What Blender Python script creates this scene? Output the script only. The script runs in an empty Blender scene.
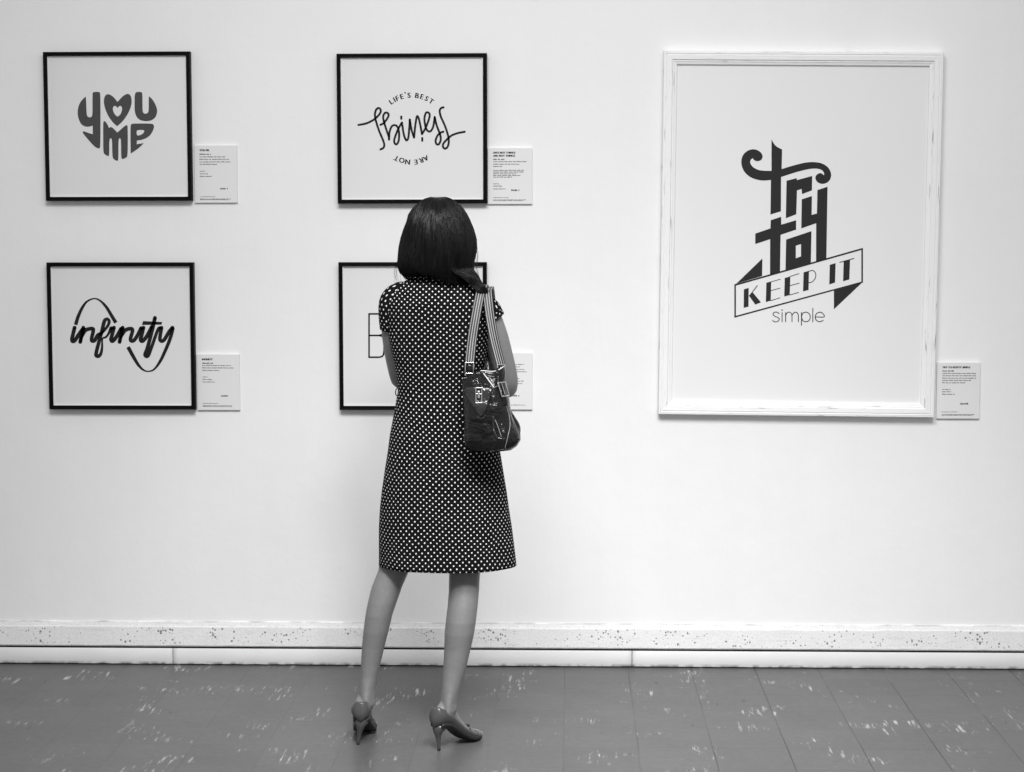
import bpy, bmesh, math, random
from mathutils import Vector, Matrix, noise, geometry
from mathutils.bvhtree import BVHTree

SC = bpy.context.scene
COL = SC.collection
random.seed(7)
PI = math.pi

# ------------------------------------------------------------------ camera
CAM = {'f': 1906.0403, 'loc': (0, -6.843, 1.5806), 'r': [0.99949, 0.031894, -0.001323], 'u': [-0.001259, 0.080812, 0.996729], 'w': [0.031896, -0.996219, 0.080811]}
cd = bpy.data.cameras.new('camera')
cd.sensor_width = 36.0
cd.lens = CAM['f'] * 36.0 / 1024.0
cam = bpy.data.objects.new('camera', cd)
COL.objects.link(cam)
R_, U_, W_ = CAM['r'], CAM['u'], CAM['w']
cam.matrix_world = Matrix(((R_[0], U_[0], W_[0], CAM['loc'][0]), (R_[1], U_[1], W_[1], CAM['loc'][1]),
                           (R_[2], U_[2], W_[2], CAM['loc'][2]), (0, 0, 0, 1)))
SC.camera = cam

# ------------------------------------------------------------------ light
wd = bpy.data.worlds.new('world')
SC.world = wd
wd.use_nodes = True
wd.node_tree.nodes['Background'].inputs['Color'].default_value = (1, 1, 1, 1)
wd.node_tree.nodes['Background'].inputs['Strength'].default_value = 0.46


def lamp(name, loc, target, power, sx, sy, spread=180):
    ld = bpy.data.lights.new(name, 'AREA')
    ld.shape = 'RECTANGLE'
    ld.size, ld.size_y = sx, sy
    ld.energy = power
    ld.spread = math.radians(spread)
    o = bpy.data.objects.new(name, ld)
    COL.objects.link(o)
    o.location = loc
    d = Vector(target) - Vector(loc)
    o.rotation_euler = d.to_track_quat('-Z', 'Y').to_euler()
    return o


# broad ceiling lamps washing the wall with the prints, and one over the viewers' side of the room
lamp('ceiling_lamp', (-0.65, -3.7, 4.1), (-0.35, 0, -0.25), 33.5, 1.5, 1.0, 95)
lamp('ceiling_lamp', (0.95, -3.7, 4.1), (0.55, 0, -0.25), 17, 1.5, 1.0, 95)
lamp('ceiling_lamp', (0.6, -5.2, 4.2), (0.2, -1.7, 0.0), 24, 0.9, 0.8, 50)

SC.view_settings.view_transform = 'Standard'
SC.view_settings.look = 'None'
SC.view_settings.exposure = 0.06
SC.view_settings.gamma = 1.0
SC.view_settings.use_curve_mapping = False

# ------------------------------------------------------------------ measured shapes (metres; lettering in mm)
DATA = {'TILE': (-0.0271, -0.1725),
 'FR': {'LT': (-1.6275, 1.9565, 0), 'LB': (-1.6285, 1.206, 0), 'MT': (-0.573, 1.9455, 0), 'MB': (-0.574, 1.206, 0), 'R': (0.8035, 1.5665, -0.0105)},
 'L': {'LT': {'polys': [[[(-114.3, 106.9, 1), (-113.1, 83.0, 0), (-112.9, 45.7, 0), (-109.8, 35.8, 0), (-101.4, 32.0, 0), (-93.8, 35.7, 0), (-91.1, 45.7, 0), (-90.1, 118.0, 0), (-87.5, 122.5, 0), (-76.6, 123.7, 0), (-65.3, 122.9, 0), (-61.6, 118.7, 0), (-63.0, 20.7, 0), (-65.2, -72.5, 0), (-69.1, -77.4, 0), (-76.2, -76.6, 0), (-88.7, -68.3, 0), (-109.2, -45.4, 0), (-127.7, -22.5, 0),
 (-128.0, -16.7, 0), (-122.6, -16.3, 0), (-106.7, -22.6, 0), (-91.6, -26.8, 1), (-91.5, 4.3, 1), (-99.9, 1.0, 0), (-114.7, -0.6, 0), (-129.3, 5.2, 0), (-139.5, 20.2, 0), (-145.0, 41.7, 0), (-144.1, 62.4, 0), (-138.3, 81.0, 0), (-127.5, 96.2, 0)]],
 [[(-0.4, 87.5, 1), (-16.0, 107.4, 0), (-33.5, 116.5, 0), (-45.3, 110.8, 0), (-50.7, 91.0, 0), (-46.6, 66.2, 0), (-34.9, 37.2, 0), (-17.7, 13.6, 0), (-3.3, 1.5, 1), (14.7, 16.4, 0), (34.0, 41.1, 0), (47.1, 67.9, 0), (51.6, 90.6, 0), (47.0, 112.1, 0), (35.3, 117.5, 0), (17.5, 107.3, 0)],
 [(-0.8, 66.0, 1), (-6.6, 73.9, 0), (-14.5, 73.5, 0), (-18.9, 64.0, 0), (-15.0, 49.5, 0), (-8.8, 40.4, 0), (-1.4, 35.4, 1), (7.1, 40.4, 0), (13.6, 51.5, 0), (16.3, 63.9, 0), (12.7, 73.8, 0), (5.6, 73.5, 0)]],
 [[(62.2, 121.2, 0), (76.5, 123.2, 0), (87.4, 121.9, 0), (89.8, 116.9, 0), (88.8, 56.6, 0), (92.0, 47.5, 0), (99.5, 44.6, 0), (107.5, 47.5, 0), (111.5, 56.6, 0), (112.3, 106.1, 1), (115.6, 105.7, 0), (125.1, 96.6, 0), (137.4, 75.9, 0), (142.5, 56.5, 0), (138.8, 38.7, 0), (128.1, 25.5, 0), (112.5, 19.4, 0), (95.7, 19.0, 0), (78.2, 23.2, 0), (66.6, 34.4, 0), (60.6, 53.4, 0),
 (60.7, 82.4, 0)]],
 [[(-53.4, 18.6, 0), (-48.7, 20.7, 0), (-40.9, 13.2, 0), (-32.4, -5.0, 1), (-27.2, -0.5, 0), (-18.9, -4.2, 0), (-3.3, -21.2, 1), (27.5, 5.2, 0), (32.5, 5.1, 0), (34.9, -0.2, 0), (33.1, -104.7, 0), (26.2, -111.3, 0), (13.5, -116.2, 0), (9.0, -111.2, 0), (10.2, -45.7, 0), (5.7, -39.9, 0), (0.1, -45.7, 0), (-0.8, -118.3, 0), (-5.1, -122.4, 0), (-14.3, -118.7, 0),
 (-23.0, -109.9, 0), (-22.2, -45.6, 0), (-27.1, -39.8, 0), (-32.7, -45.6, 0), (-33.8, -102.8, 0), (-37.6, -105.3, 0), (-49.3, -99.1, 0), (-55.0, -92.0, 0), (-54.3, -33.1, 0)]],
 [[(53.6, 10.9, 0), (120.8, 10.7, 0), (128.7, 6.5, 0), (129.7, -4.7, 0), (121.0, -23.3, 0), (108.2, -37.7, 0), (86.2, -47.2, 0), (66.8, -49.6, 1), (66.2, -62.9, 1), (91.9, -58.8, 1), (73.1, -77.0, 0), (44.6, -95.6, 1), (43.4, -91.4, 0), (44.6, -0.3, 0), (46.8, 8.0, 0)],
 [(69.2, -12.4, 0), (91.0, -11.6, 0), (95.1, -17.0, 0), (89.1, -25.2, 0), (78.1, -31.4, 0), (66.7, -31.8, 0), (66.1, -16.9, 0)]]],
 'strokes': [],
 'col': 'grey'},
 'LB': {'polys': [[[(79.7, 54.4, 1), (148.7, 50.9, 1), (145.9, 41.7, 1), (74.5, 40.3, 1)]]],
 'strokes': [[(-166.4, 40.7, 13.1), (-156.1, 71.6, 12.2), (-142.2, 100.2, 10.5), (-123.9, 124.4, 7.4), (-97.1, 135.4, 4.8), (-75.1, 127.5, 7.0), (-53.3, 104.6, 10.5), (-36.1, 76.0, 12.2), (-19.8, 48.2, 13.1)],
 [(23.0, -39.1, 14.0), (38.9, -69.6, 13.1), (58.3, -102.7, 10.9), (75.8, -121.3, 7.0), (94.3, -127.4, 4.8), (115.8, -120.3, 6.6), (138.4, -91.6, 10.5), (161.3, -45.2, 12.2), (177.5, -5.5, 13.1), (186.9, 30.7, 14.4)], [(-170.2, 30.6, 14.0), (-177.4, 3.2, 14.0), (-180.8, -12.3, 14.0), (-177.9, -18.9, 14.0), (-170.2, -15.4, 14.0), (-157.4, 3.2, 14.0), (-143.6, 25.3, 9.6)],
 [(-138.2, 30.6, 14.0), (-145.0, 3.2, 14.0), (-150.8, -21.1, 14.0)],
 [(-147.9, -10.0, 8.7), (-132.7, 18.7, 13.6), (-117.0, 26.2, 13.6), (-103.7, 26.2, 13.6), (-103.0, 16.5, 13.6), (-108.8, -7.8, 13.6), (-108.0, -17.1, 13.6), (-97.8, -15.3, 13.6), (-86.3, 3.2, 13.6), (-68.4, 14.3, 9.6), (-50.2, 36.3, 10.5), (-44.1, 50.9, 11.4), (-47.1, 59.7, 11.4), (-54.2, 61.5, 11.4), (-61.9, 52.6, 13.6), (-70.4, 20.9, 13.6), (-83.3, -23.3, 13.6),
 (-93.8, -63.0, 13.6), (-91.3, -71.9, 13.6), (-84.2, -71.9, 13.6), (-76.5, -63.0, 11.4), (-71.6, -40.9, 8.7), (-69.7, -10.0, 6.1), (-57.6, -3.8, 7.9), (-48.5, 6.8, 8.7), (-37.0, 28.8, 13.6)],
 [(-27.2, 30.6, 14.0), (-35.3, 1.0, 14.0), (-38.6, -10.9, 14.0), (-35.6, -17.9, 14.0), (-28.0, -14.4, 14.0), (-15.3, 2.4, 14.0), (-1.6, 26.2, 14.0)], [(4.7, 30.6, 14.0), (-2.0, 3.3, 14.0), (-7.7, -21.0, 14.0)],
 [(-3.9, -7.8, 8.7), (11.6, 18.7, 13.6), (27.3, 26.2, 13.6), (39.2, 25.3, 13.6), (39.1, 14.3, 13.6), (32.4, -9.1, 13.6), (35.0, -17.0, 13.6), (44.7, -15.2, 13.6), (57.9, 2.4, 13.6), (71.2, 28.9, 13.6)], [(80.1, 30.6, 14.0), (72.5, 1.1, 14.0), (68.8, -10.8, 14.0), (72.2, -17.9, 14.0), (80.3, -14.3, 14.0), (93.4, 2.4, 14.0), (109.5, 34.2, 11.4)],
 [(122.4, 65.9, 14.0), (111.4, 20.9, 14.0), (94.0, -40.8, 14.0), (84.7, -65.1, 14.0), (88.1, -72.2, 14.0), (96.2, -68.2, 14.0), (110.5, -34.2, 12.2), (131.4, 21.0, 11.4), (139.5, 30.6, 10.5)], [(145.7, 30.6, 13.6), (139.9, -1.1, 13.6), (139.7, -13.4, 13.6), (146.7, -17.8, 13.6), (156.6, -10.8, 13.6), (172.1, 14.4, 13.6), (185.6, 30.7, 13.6)]],
 'col': 'black',
 'butt': 2},
 'MT': {'polys': [],
 'strokes': [[(-191.5, 14.3, 7.4), (-165.2, 19.4, 7.4), (-139.0, 31.4, 7.4), (-119.2, 48.5, 7.4), (-111.7, 62.3, 7.4), (-114.7, 71.8, 7.4), (-122.1, 73.1, 7.4), (-130.0, 63.7, 7.4), (-131.9, 40.8, 7.4), (-119.6, -2.4, 7.4), (-104.6, -39.1, 7.4), (-99.9, -56.4, 7.4), (-103.5, -67.2, 7.4), (-113.5, -72.4, 7.4)],
 [(-112.9, 14.5, 7.4), (-100.7, 21.3, 7.4), (-87.5, 38.5, 7.4), (-83.9, 50.6, 7.4), (-90.0, 57.5, 7.4), (-98.7, 54.5, 7.4), (-103.2, 39.4, 7.4), (-95.5, 8.4, 7.4), (-83.6, -28.4, 7.4), (-82.8, -37.9, 7.4)],
 [(-82.8, -37.9, 7.4), (-80.8, -11.1, 7.4), (-73.7, 7.4, 7.4), (-62.8, 13.4, 7.4), (-52.0, 6.1, 7.4), (-46.8, -13.4, 7.4), (-47.9, -39.3, 7.4), (-54.1, -53.1, 7.4), (-61.0, -53.1, 7.4), (-64.5, -41.4, 7.4), (-58.7, -22.0, 7.4), (-47.6, 3.9, 7.4), (-36.6, 22.0, 7.4)],
 [(-36.6, 22.0, 7.4), (-30.3, -17.7, 7.4), (-24.3, -35.9, 7.4), (-19.5, -40.7, 7.4), (-13.8, -30.7, 7.4), (-10.1, 3.8, 7.4), (-8.2, 32.7, 7.4)], [(-8.2, 32.7, 7.4), (-1.9, -4.9, 7.4), (6.7, -30.8, 7.4)], [(6.7, -30.8, 7.4), (11.3, 12.3, 7.4), (15.8, 39.1, 7.4), (19.3, 44.2, 7.4), (24.4, 33.9, 7.4), (30.8, 3.7, 7.4), (35.0, -18.8, 7.4)],
 [(35.0, -18.8, 7.4), (48.2, 3.6, 7.4), (60.6, 35.9, 7.4), (62.4, 51.0, 7.4), (56.3, 57.9, 7.4), (48.5, 54.5, 7.4), (44.0, 33.8, 7.4), (48.2, 5.8, 7.4), (56.0, -7.6, 7.4), (65.6, -8.5, 7.4), (74.4, 5.7, 7.4), (78.8, 27.2, 7.4), (80.6, 41.4, 7.4)],
 [(80.6, 41.4, 7.4), (87.5, 12.1, 7.4), (99.5, -20.3, 7.4), (101.6, -39.7, 7.4), (95.0, -54.4, 7.4), (87.2, -54.3, 7.4), (83.3, -43.1, 7.4), (89.0, -26.7, 7.4), (99.5, -15.1, 7.4), (111.3, -10.4, 7.4)],
 [(112.1, 75.4, 7.4), (102.9, 72.4, 7.4), (98.6, 61.6, 7.4), (102.8, 42.2, 7.4), (117.9, 7.7, 7.4), (128.6, -26.8, 7.4), (130.3, -48.4, 7.4), (125.4, -64.8, 7.4), (117.1, -70.4, 7.4), (109.8, -64.3, 7.4), (111.1, -52.7, 7.4), (122.1, -39.8, 7.4), (139.5, -24.7, 7.4), (161.3, -16.1, 7.4), (187.4, -11.0, 7.4)], [(-38.7, 43.5, 7.4), (-38.7, 35.8, 7.4)],
 [(35.8, -32.6, 7.4), (35.8, -42.1, 7.4)]],
 'col': 'black',
 'chars': [('L', -73.9, 96.1, 35.5), ('I', -62.8, 103.0, 29.5), ('F', -52.1, 108.3, 24), ('E', -36.1, 114.0, 16.2), ("'", -23.3, 116.9, 10.2), ('S', -10.4, 118.5, 4.2), ('B', 18.3, 117.2, -9), ('E', 35.7, 113.1, -17.2), ('S', 52.5, 106.6, -25.5), ('T', 68.8, 97.2, -34.2), ('A', 48.6, -104.4, 206.8568777512143), ('R', 31.5, -111.7, 197.61257784292383),
 ('E', 12.7, -117.7, 187.91890243837722), ('N', -16.9, -117.2, 173.3278000028006), ('O', -37.4, -111.5, 162.80145877993414), ('T', -57.0, -104.5, 152.4720851972858)],
 'cap': 17.484},
 'MB': {'polys': [],
 'strokes': [[(-157.9, 80.3, 5.8), (-159.0, -75.6, 5.8)], [(-157.9, 80.3, 5.8), (-121.9, 80.3, 5.8), (-110.9, 77.7, 5.8), (-105.1, 68.0, 5.8), (-104.5, 51.7, 5.8), (-104.7, 25.6, 5.8), (-106.7, 12.6, 5.8), (-112.7, 5.4, 5.8), (-122.5, 2.8, 5.8)], [(-158.4, 2.8, 5.8), (-122.5, 2.8, 5.8)],
 [(-122.5, 2.8, 5.8), (-111.4, 0.2, 5.8), (-106.2, -7.0, 5.8), (-104.4, -23.3, 5.8), (-104.5, -49.4, 5.8), (-106.6, -65.8, 5.8), (-111.9, -73.0, 5.8), (-123.0, -75.6, 5.8)], [(-126.3, -75.6, 5.8), (-159.0, -75.6, 5.8)]],
 'col': 'black',
 'square': 1},
 'R': {'polys': [[[(-104.9, 337.3, 1), (-98.3, 324.3, 0), (-87.0, 311.2, 0), (-66.8, 302.0, 1), (-67.0, 232.7, 1), (-30.4, 244.5, 0), (16.7, 257.0, 0), (48.2, 258.8, 0), (74.5, 254.8, 0), (96.9, 241.4, 0), (109.0, 219.4, 0), (106.8, 200.0, 0), (97.1, 186.8, 0), (78.8, 180.3, 0), (60.3, 186.5, 0), (51.6, 200.6, 0), (55.0, 212.7, 0), (65.9, 220.1, 0), (76.4, 218.1, 0), (82.9, 211.3, 1),
 (83.7, 220.3, 0), (76.1, 230.7, 0), (60.3, 235.8, 0), (32.9, 235.1, 0), (-14.2, 223.1, 0), (-68.5, 204.8, 1), (-66.6, 83.8, 1), (-103.2, 71.9, 1), (-104.1, 194.0, 1), (-130.4, 191.2, 0), (-155.8, 194.6, 0), (-182.3, 205.5, 0), (-201.7, 224.8, 0), (-211.1, 251.0, 0), (-207.9, 277.2, 0), (-191.9, 295.7, 0), (-168.4, 303.3, 0), (-146.2, 296.1, 0), (-133.7, 280.5, 0),
 (-137.6, 264.7, 0), (-151.7, 258.8, 0), (-164.4, 262.4, 0), (-170.4, 270.7, 1), (-177.7, 264.4, 0), (-179.5, 252.8, 0), (-169.8, 239.2, 0), (-151.2, 228.9, 0), (-129.0, 225.9, 0), (-102.6, 226.1, 1)]],
 [[(-48.8, 191.8, 1), (-13.7, 201.1, 1), (-12.0, 194.3, 1), (41.4, 209.4, 1), (41.4, 158.4, 1), (7.0, 145.0, 1), (5.0, 163.4, 1), (-11.2, 158.0, 1), (-12.0, 73.7, 1), (-48.6, 59.2, 1)]], [[(6.3, 126.6, 1), (41.9, 138.4, 1), (42.3, 71.6, 1), (61.1, 77.0, 1), (60.9, 159.6, 1), (96.4, 172.0, 1), (97.9, -82.1, 1), (61.7, -94.1, 1), (59.2, 42.7, 1), (6.9, 23.8, 1)]],
 [[(-101.8, 51.8, 1), (-65.1, 64.3, 1), (-64.5, 36.3, 1), (-12.1, 52.6, 1), (-11.4, 19.4, 1), (-65.9, 0.4, 1), (-65.3, -129.7, 1), (-100.5, -141.7, 1), (-102.5, -15.3, 1), (-155.0, -33.2, 1), (-155.7, 3.8, 1), (-102.2, 22.8, 1)]],
 [[(-46.0, -16.3, 1), (43.0, 14.6, 1), (43.3, -97.4, 1), (-45.9, -123.7, 1)], [(-11.3, -37.7, 1), (7.1, -31.7, 1), (8.0, -75.5, 1), (-10.3, -82.1, 1)]], [[(-226.5, -177.2, 1), (226.4, -43.0, 1), (229.3, -166.6, 1), (-224.3, -296.4, 1)], [(-220.9, -181.7, 1), (221.0, -50.6, 1), (223.7, -163.1, 1), (-218.9, -289.3, 1)]],
 [[(-219.5, -174.6, 1), (-128.7, -84.1, 1), (-128.5, -146.5, 1)]], [[(127.2, -196.3, 1), (224.9, -167.7, 1), (128.7, -262.4, 1)]], [[(-192.4, -194.5, 1), (-175.4, -189.3, 1), (-174.7, -256.0, 1), (-191.7, -260.7, 1)]], [[(-174.4, -216.6, 1), (-160.5, -205.3, 1), (-130.7, -240.3, 1), (-150.6, -248.6, 1)]],
 [[(-112.9, -170.5, 1), (-95.9, -165.3, 1), (-96.1, -233.9, 1), (-113.6, -239.2, 1)]], [[(-48.0, -152.8, 1), (-28.5, -147.0, 1), (-29.1, -213.1, 1), (-48.6, -218.8, 1)]], [[(18.4, -132.0, 1), (37.3, -126.2, 1), (37.3, -194.2, 1), (17.8, -200.0, 1)]], [[(110.6, -104.4, 1), (131.0, -98.2, 1), (130.6, -167.1, 1), (110.2, -174.3, 1)]],
 [[(159.4, -91.4, 1), (181.8, -85.1, 1), (181.0, -155.5, 1), (159.0, -162.3, 1)]]],
 'strokes': [[(-168.4, -213.0, 3.0), (-144.9, -180.9, 3.0)], [(-96.4, -166.8, 2.5), (-63.9, -157.5, 2.5)], [(-95.8, -198.1, 2.5), (-64.3, -189.2, 2.5)], [(-96.1, -233.9, 2.5), (-63.6, -223.5, 2.5)], [(-29.0, -147.0, 2.5), (2.4, -136.7, 2.5)], [(-29.3, -179.8, 2.5), (3.2, -170.9, 2.5)], [(-29.1, -213.1, 2.5), (2.3, -203.7, 2.5)],
 [(36.9, -127.8, 2.8), (51.9, -125.6, 2.8), (61.2, -136.6, 2.8), (59.5, -153.7, 2.8), (48.7, -165.9, 2.8), (37.8, -168.5, 2.8)], [(145.5, -95.5, 3.0), (195.2, -81.0, 3.0)],
 [(-65.4, -280.1, 3.0), (-73.6, -274.6, 3.0), (-83.6, -276.2, 3.0), (-86.5, -283.8, 3.0), (-78.8, -290.3, 3.0), (-69.2, -293.8, 3.0), (-64.5, -300.3, 3.0), (-70.4, -307.9, 3.0), (-81.0, -309.0, 3.0), (-88.1, -304.6, 3.0)], [(-55.0, -275.9, 3.0), (-54.3, -308.8, 3.0)], [(-55.2, -266.8, 4.6), (-55.1, -267.8, 4.6)], [(-42.4, -275.8, 3.0), (-41.7, -308.6, 3.0)],
 [(-42.2, -285.9, 3.0), (-36.3, -276.2, 3.0), (-27.3, -274.6, 3.0), (-21.2, -280.6, 3.0), (-19.5, -289.7, 3.0), (-19.1, -308.4, 3.0)], [(-19.5, -285.6, 3.0), (-12.7, -276.0, 3.0), (-4.7, -274.4, 3.0), (1.5, -280.4, 3.0), (3.2, -289.4, 3.0), (3.6, -308.1, 3.0)], [(13.9, -275.2, 3.0), (14.9, -320.7, 3.0)],
 [(14.3, -290.8, 3.0), (18.5, -278.2, 3.0), (29.5, -273.5, 3.0), (41.2, -278.9, 3.0), (45.4, -290.5, 3.0), (41.7, -302.7, 3.0), (30.2, -307.9, 3.0), (19.1, -303.4, 3.0), (14.3, -290.8, 3.0)], [(53.8, -260.1, 3.0), (54.9, -307.6, 3.0)],
 [(64.5, -290.3, 3.0), (94.2, -290.0, 3.0), (89.9, -277.9, 3.0), (78.7, -273.5, 3.0), (67.3, -278.7, 3.0), (63.0, -290.3, 3.0), (67.8, -302.4, 3.0), (79.5, -307.3, 3.0), (91.4, -302.2, 3.0)]],
 'col': 'charcoal'}},
 'CARDS': {'LT': (-1.3567, -1.203, 1.6848, 1.8891), 'LB': (-1.358, -1.2033, 0.9375, 1.1395), 'MT': (-0.3041, -0.1459, 1.6782, 1.8773), 'MB': (-0.3058, -0.1458, 0.9411, 1.1449), 'R': (1.2999, 1.4525, 0.9111, 1.1121)},
 'DRESS': [(-0.3856, 0.2127, 0.5548, 0.15, -1.03), (-0.387, 0.211, 0.5845, 0.149, -1.03), (-0.3885, 0.2094, 0.6095, 0.148, -1.03), (-0.3921, 0.2054, 0.6718, 0.145, -1.03), (-0.3949, 0.199, 0.731, 0.141, -1.03), (-0.3954, 0.192, 0.787, 0.137, -1.03), (-0.3959, 0.1818, 0.8521, 0.133, -1.03), (-0.3956, 0.1724, 0.911, 0.128, -1.03), (-0.3985, 0.163, 0.9605, 0.122, -1.03),
 (-0.4036, 0.1468, 1.0161, 0.112, -1.03), (-0.4065, 0.136, 1.0593, 0.104, -1.03), (-0.4063, 0.1297, 1.0932, 0.1, -1.03), (-0.4069, 0.132, 1.127, 0.1, -1.03), (-0.4059, 0.1403, 1.1823, 0.103, -1.03), (-0.4073, 0.151, 1.2345, 0.106, -1.03), (-0.4078, 0.1577, 1.2805, 0.107, -1.03), (-0.4073, 0.1621, 1.3266, 0.104, -1.035), (-0.406, 0.1626, 1.3635, 0.097, -1.04),
 (-0.4059, 0.155, 1.3848, 0.089, -1.04), (-0.4058, 0.1458, 1.4001, 0.082, -1.04), (-0.4065, 0.1297, 1.4153, 0.074, -1.04), (-0.4064, 0.1114, 1.4275, 0.067, -1.04), (-0.4071, 0.0938, 1.4366, 0.062, -1.04), (-0.4063, 0.0839, 1.4457, 0.059, -1.04)],
 'LEGL': [(-0.5427, 0.0534, 0.5697, -1.035), (-0.5513, 0.048, 0.5386, -1.0357), (-0.5725, 0.0473, 0.4887, -1.0369), (-0.5858, 0.045, 0.445, -1.0379), (-0.5969, 0.0419, 0.4045, -1.0388), (-0.6069, 0.0393, 0.3514, -1.04), (-0.6163, 0.0354, 0.3013, -1.0411), (-0.6248, 0.0303, 0.2462, -1.0424), (-0.6304, 0.0267, 0.2055, -1.0433), (-0.6353, 0.0264, 0.1698, -1.0441), (-0.6373, 0.0277, 0.1415, -1.0448),
 (-0.6377, 0.028, 0.1195, -1.0453)],
 'LEGR': [(-0.3282, 0.05, 0.565, -1.0562), (-0.3319, 0.0477, 0.5286, -1.0609), (-0.3331, 0.0469, 0.483, -1.0668), (-0.3365, 0.0464, 0.4375, -1.0727), (-0.3417, 0.0466, 0.392, -1.0786), (-0.3463, 0.0458, 0.3556, -1.0833), (-0.3521, 0.041, 0.3072, -1.0896), (-0.3615, 0.0353, 0.2437, -1.0978), (-0.3684, 0.0313, 0.2044, -1.1029), (-0.3739, 0.0287, 0.1742, -1.1069), (-0.3787, 0.0268, 0.144, -1.1108),
 (-0.3793, 0.0261, 0.1198, -1.1139)],
 'HAIR': [(-0.4091, 0.0121, 1.6844, 0.02), (-0.4091, 0.0334, 1.6802, 0.045), (-0.4117, 0.0481, 1.673, 0.062), (-0.4115, 0.0615, 1.6624, 0.076), (-0.4108, 0.0714, 1.6519, 0.085), (-0.4101, 0.0813, 1.6353, 0.095), (-0.4094, 0.0896, 1.6187, 0.102), (-0.4092, 0.1024, 1.5915, 0.108), (-0.4091, 0.111, 1.5582, 0.112), (-0.4109, 0.1145, 1.5249, 0.112), (-0.4155, 0.1151, 1.4976, 0.109),
 (-0.4172, 0.1137, 1.4763, 0.104), (-0.4155, 0.1104, 1.4611, 0.099), (-0.4125, 0.1043, 1.449, 0.094), (-0.4087, 0.0959, 1.4399, 0.088)],
 'PT': {'heelL': (-0.6626, -1.076, -0.0001),
 'heelR': (-0.4088, -1.138, 0.0),
 'sleeveL': [(-0.5023, -1.045, 1.3941), (-0.5237, -1.045, 1.3865), (-0.5411, -1.04, 1.3665), (-0.5464, -1.035, 1.3327), (-0.5461, -1.025, 1.2864)],
 'sleeveR': [(-0.301, -1.045, 1.3758), (-0.2767, -1.045, 1.3606), (-0.2615, -1.045, 1.3423), (-0.2555, -1.043, 1.33), (-0.2481, -1.04, 1.3147)],
 'armL': [(-0.5242, -1.04, 1.3787), (-0.5427, -1.04, 1.3543), (-0.5466, -1.02, 1.28), (-0.5441, -0.985, 1.2102), (-0.5364, -0.955, 1.1492), (-0.5332, -0.94, 1.1263)],
 'armR': [(-0.2797, -1.045, 1.3727), (-0.2584, -1.045, 1.3484), (-0.2437, -1.035, 1.2839), (-0.2231, -1.02, 1.2065), (-0.2055, -1.0, 1.1312), (-0.2045, -0.985, 1.1022)],
 'neck': (-0.4108, -1.04, 1.4457),
 'headtop': (-0.412, -1.03, 1.6793),
 'lockA': (-0.3323, -1.075, 1.5309),
 'lockB': (-0.3172, -1.105, 1.4712),
 'lockC': (-0.2849, -1.122, 1.4205),
 'lockD': (-0.2608, -1.125, 1.3996),
 'strapL': [(-0.2773, -1.125, 1.3996), (-0.2895, -1.155, 1.3319), (-0.3006, -1.175, 1.2582), (-0.3072, -1.195, 1.1879)],
 'strapR': [(-0.2565, -1.12, 1.3994), (-0.2478, -1.15, 1.3317), (-0.2331, -1.185, 1.2588), (-0.2123, -1.225, 1.1841)]},
 'BAG': [(-0.2425, 0.0624, 0.9355), (-0.241, 0.0757, 0.946), (-0.238, 0.0831, 0.9639), (-0.238, 0.0831, 0.9847), (-0.2444, 0.0763, 1.0086), (-0.2516, 0.0702, 1.0384), (-0.2547, 0.0682, 1.0682), (-0.2571, 0.0671, 1.0979), (-0.26, 0.0662, 1.1276), (-0.2625, 0.0649, 1.1514), (-0.2634, 0.0629, 1.1692)],
 'BP': {'lock': (-0.2736, -1.29, 1.0977), 'buck': (-0.1998, -1.29, 1.1154), 'flapT': (-0.3125, -1.29, 1.1211), 'flapB': (-0.2717, -1.29, 1.0447), 'seam1': (-0.2219, -1.29, 1.0154)},
 'BD': {'flap': [(-0.3199, 1.1226), (-0.2931, 1.1251), (-0.2638, 1.1252), (-0.2336, 1.1227), (-0.2408, 1.1009), (-0.2505, 1.0673), (-0.2598, 1.0462), (-0.2703, 1.0378), (-0.2807, 1.0504), (-0.2974, 1.0735), (-0.312, 1.1008)],
 'lock': [(-0.2743, 1.0987)],
 'rim': [(-0.27, 1.1545), (-0.2553, 1.1721), (-0.2344, 1.1814), (-0.2155, 1.1839), (-0.1988, 1.1847)],
 'rim2': [(-0.2616, 1.1637), (-0.2503, 1.1491), (-0.2407, 1.1365), (-0.2324, 1.1252)],
 'rimL': [(-0.3247, 1.1708), (-0.3118, 1.1687), (-0.298, 1.1645)],
 'seam': [(-0.2345, 1.1227), (-0.2157, 1.1269), (-0.2044, 1.0967), (-0.1928, 1.059), (-0.1844, 1.017), (-0.1908, 0.9791), (-0.1992, 0.9454)],
 'belt': [(-0.2239, 1.1763), (-0.2198, 1.1533), (-0.2136, 1.124), (-0.2053, 1.0925), (-0.2011, 1.0695)],
 'buckle': [(-0.2086, 1.1177)],
 'zipp': [(-0.2271, 1.0295), (-0.218, 1.0064), (-0.2096, 0.9811)],
 'base': [(-0.317, 0.9641), (-0.3104, 0.9451), (-0.2978, 0.9367), (-0.2768, 0.9351), (-0.2517, 0.936), (-0.2265, 0.9385), (-0.2055, 0.9424), (-0.1845, 0.9479), (-0.1699, 0.9547), (-0.1594, 0.9686)],
 'tabL': [(-0.3062, 1.1909)],
 'tabR': [(-0.2197, 1.1952)],
 'fold': [(-0.2326, 1.0379), (-0.2326, 1.0169), (-0.2306, 0.9958), (-0.2201, 0.9769), (-0.2088, 0.974)],
 'corner': [(-0.171, 1.022), (-0.1552, 1.0065), (-0.1531, 0.9876), (-0.1669, 0.9623)]}}


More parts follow.
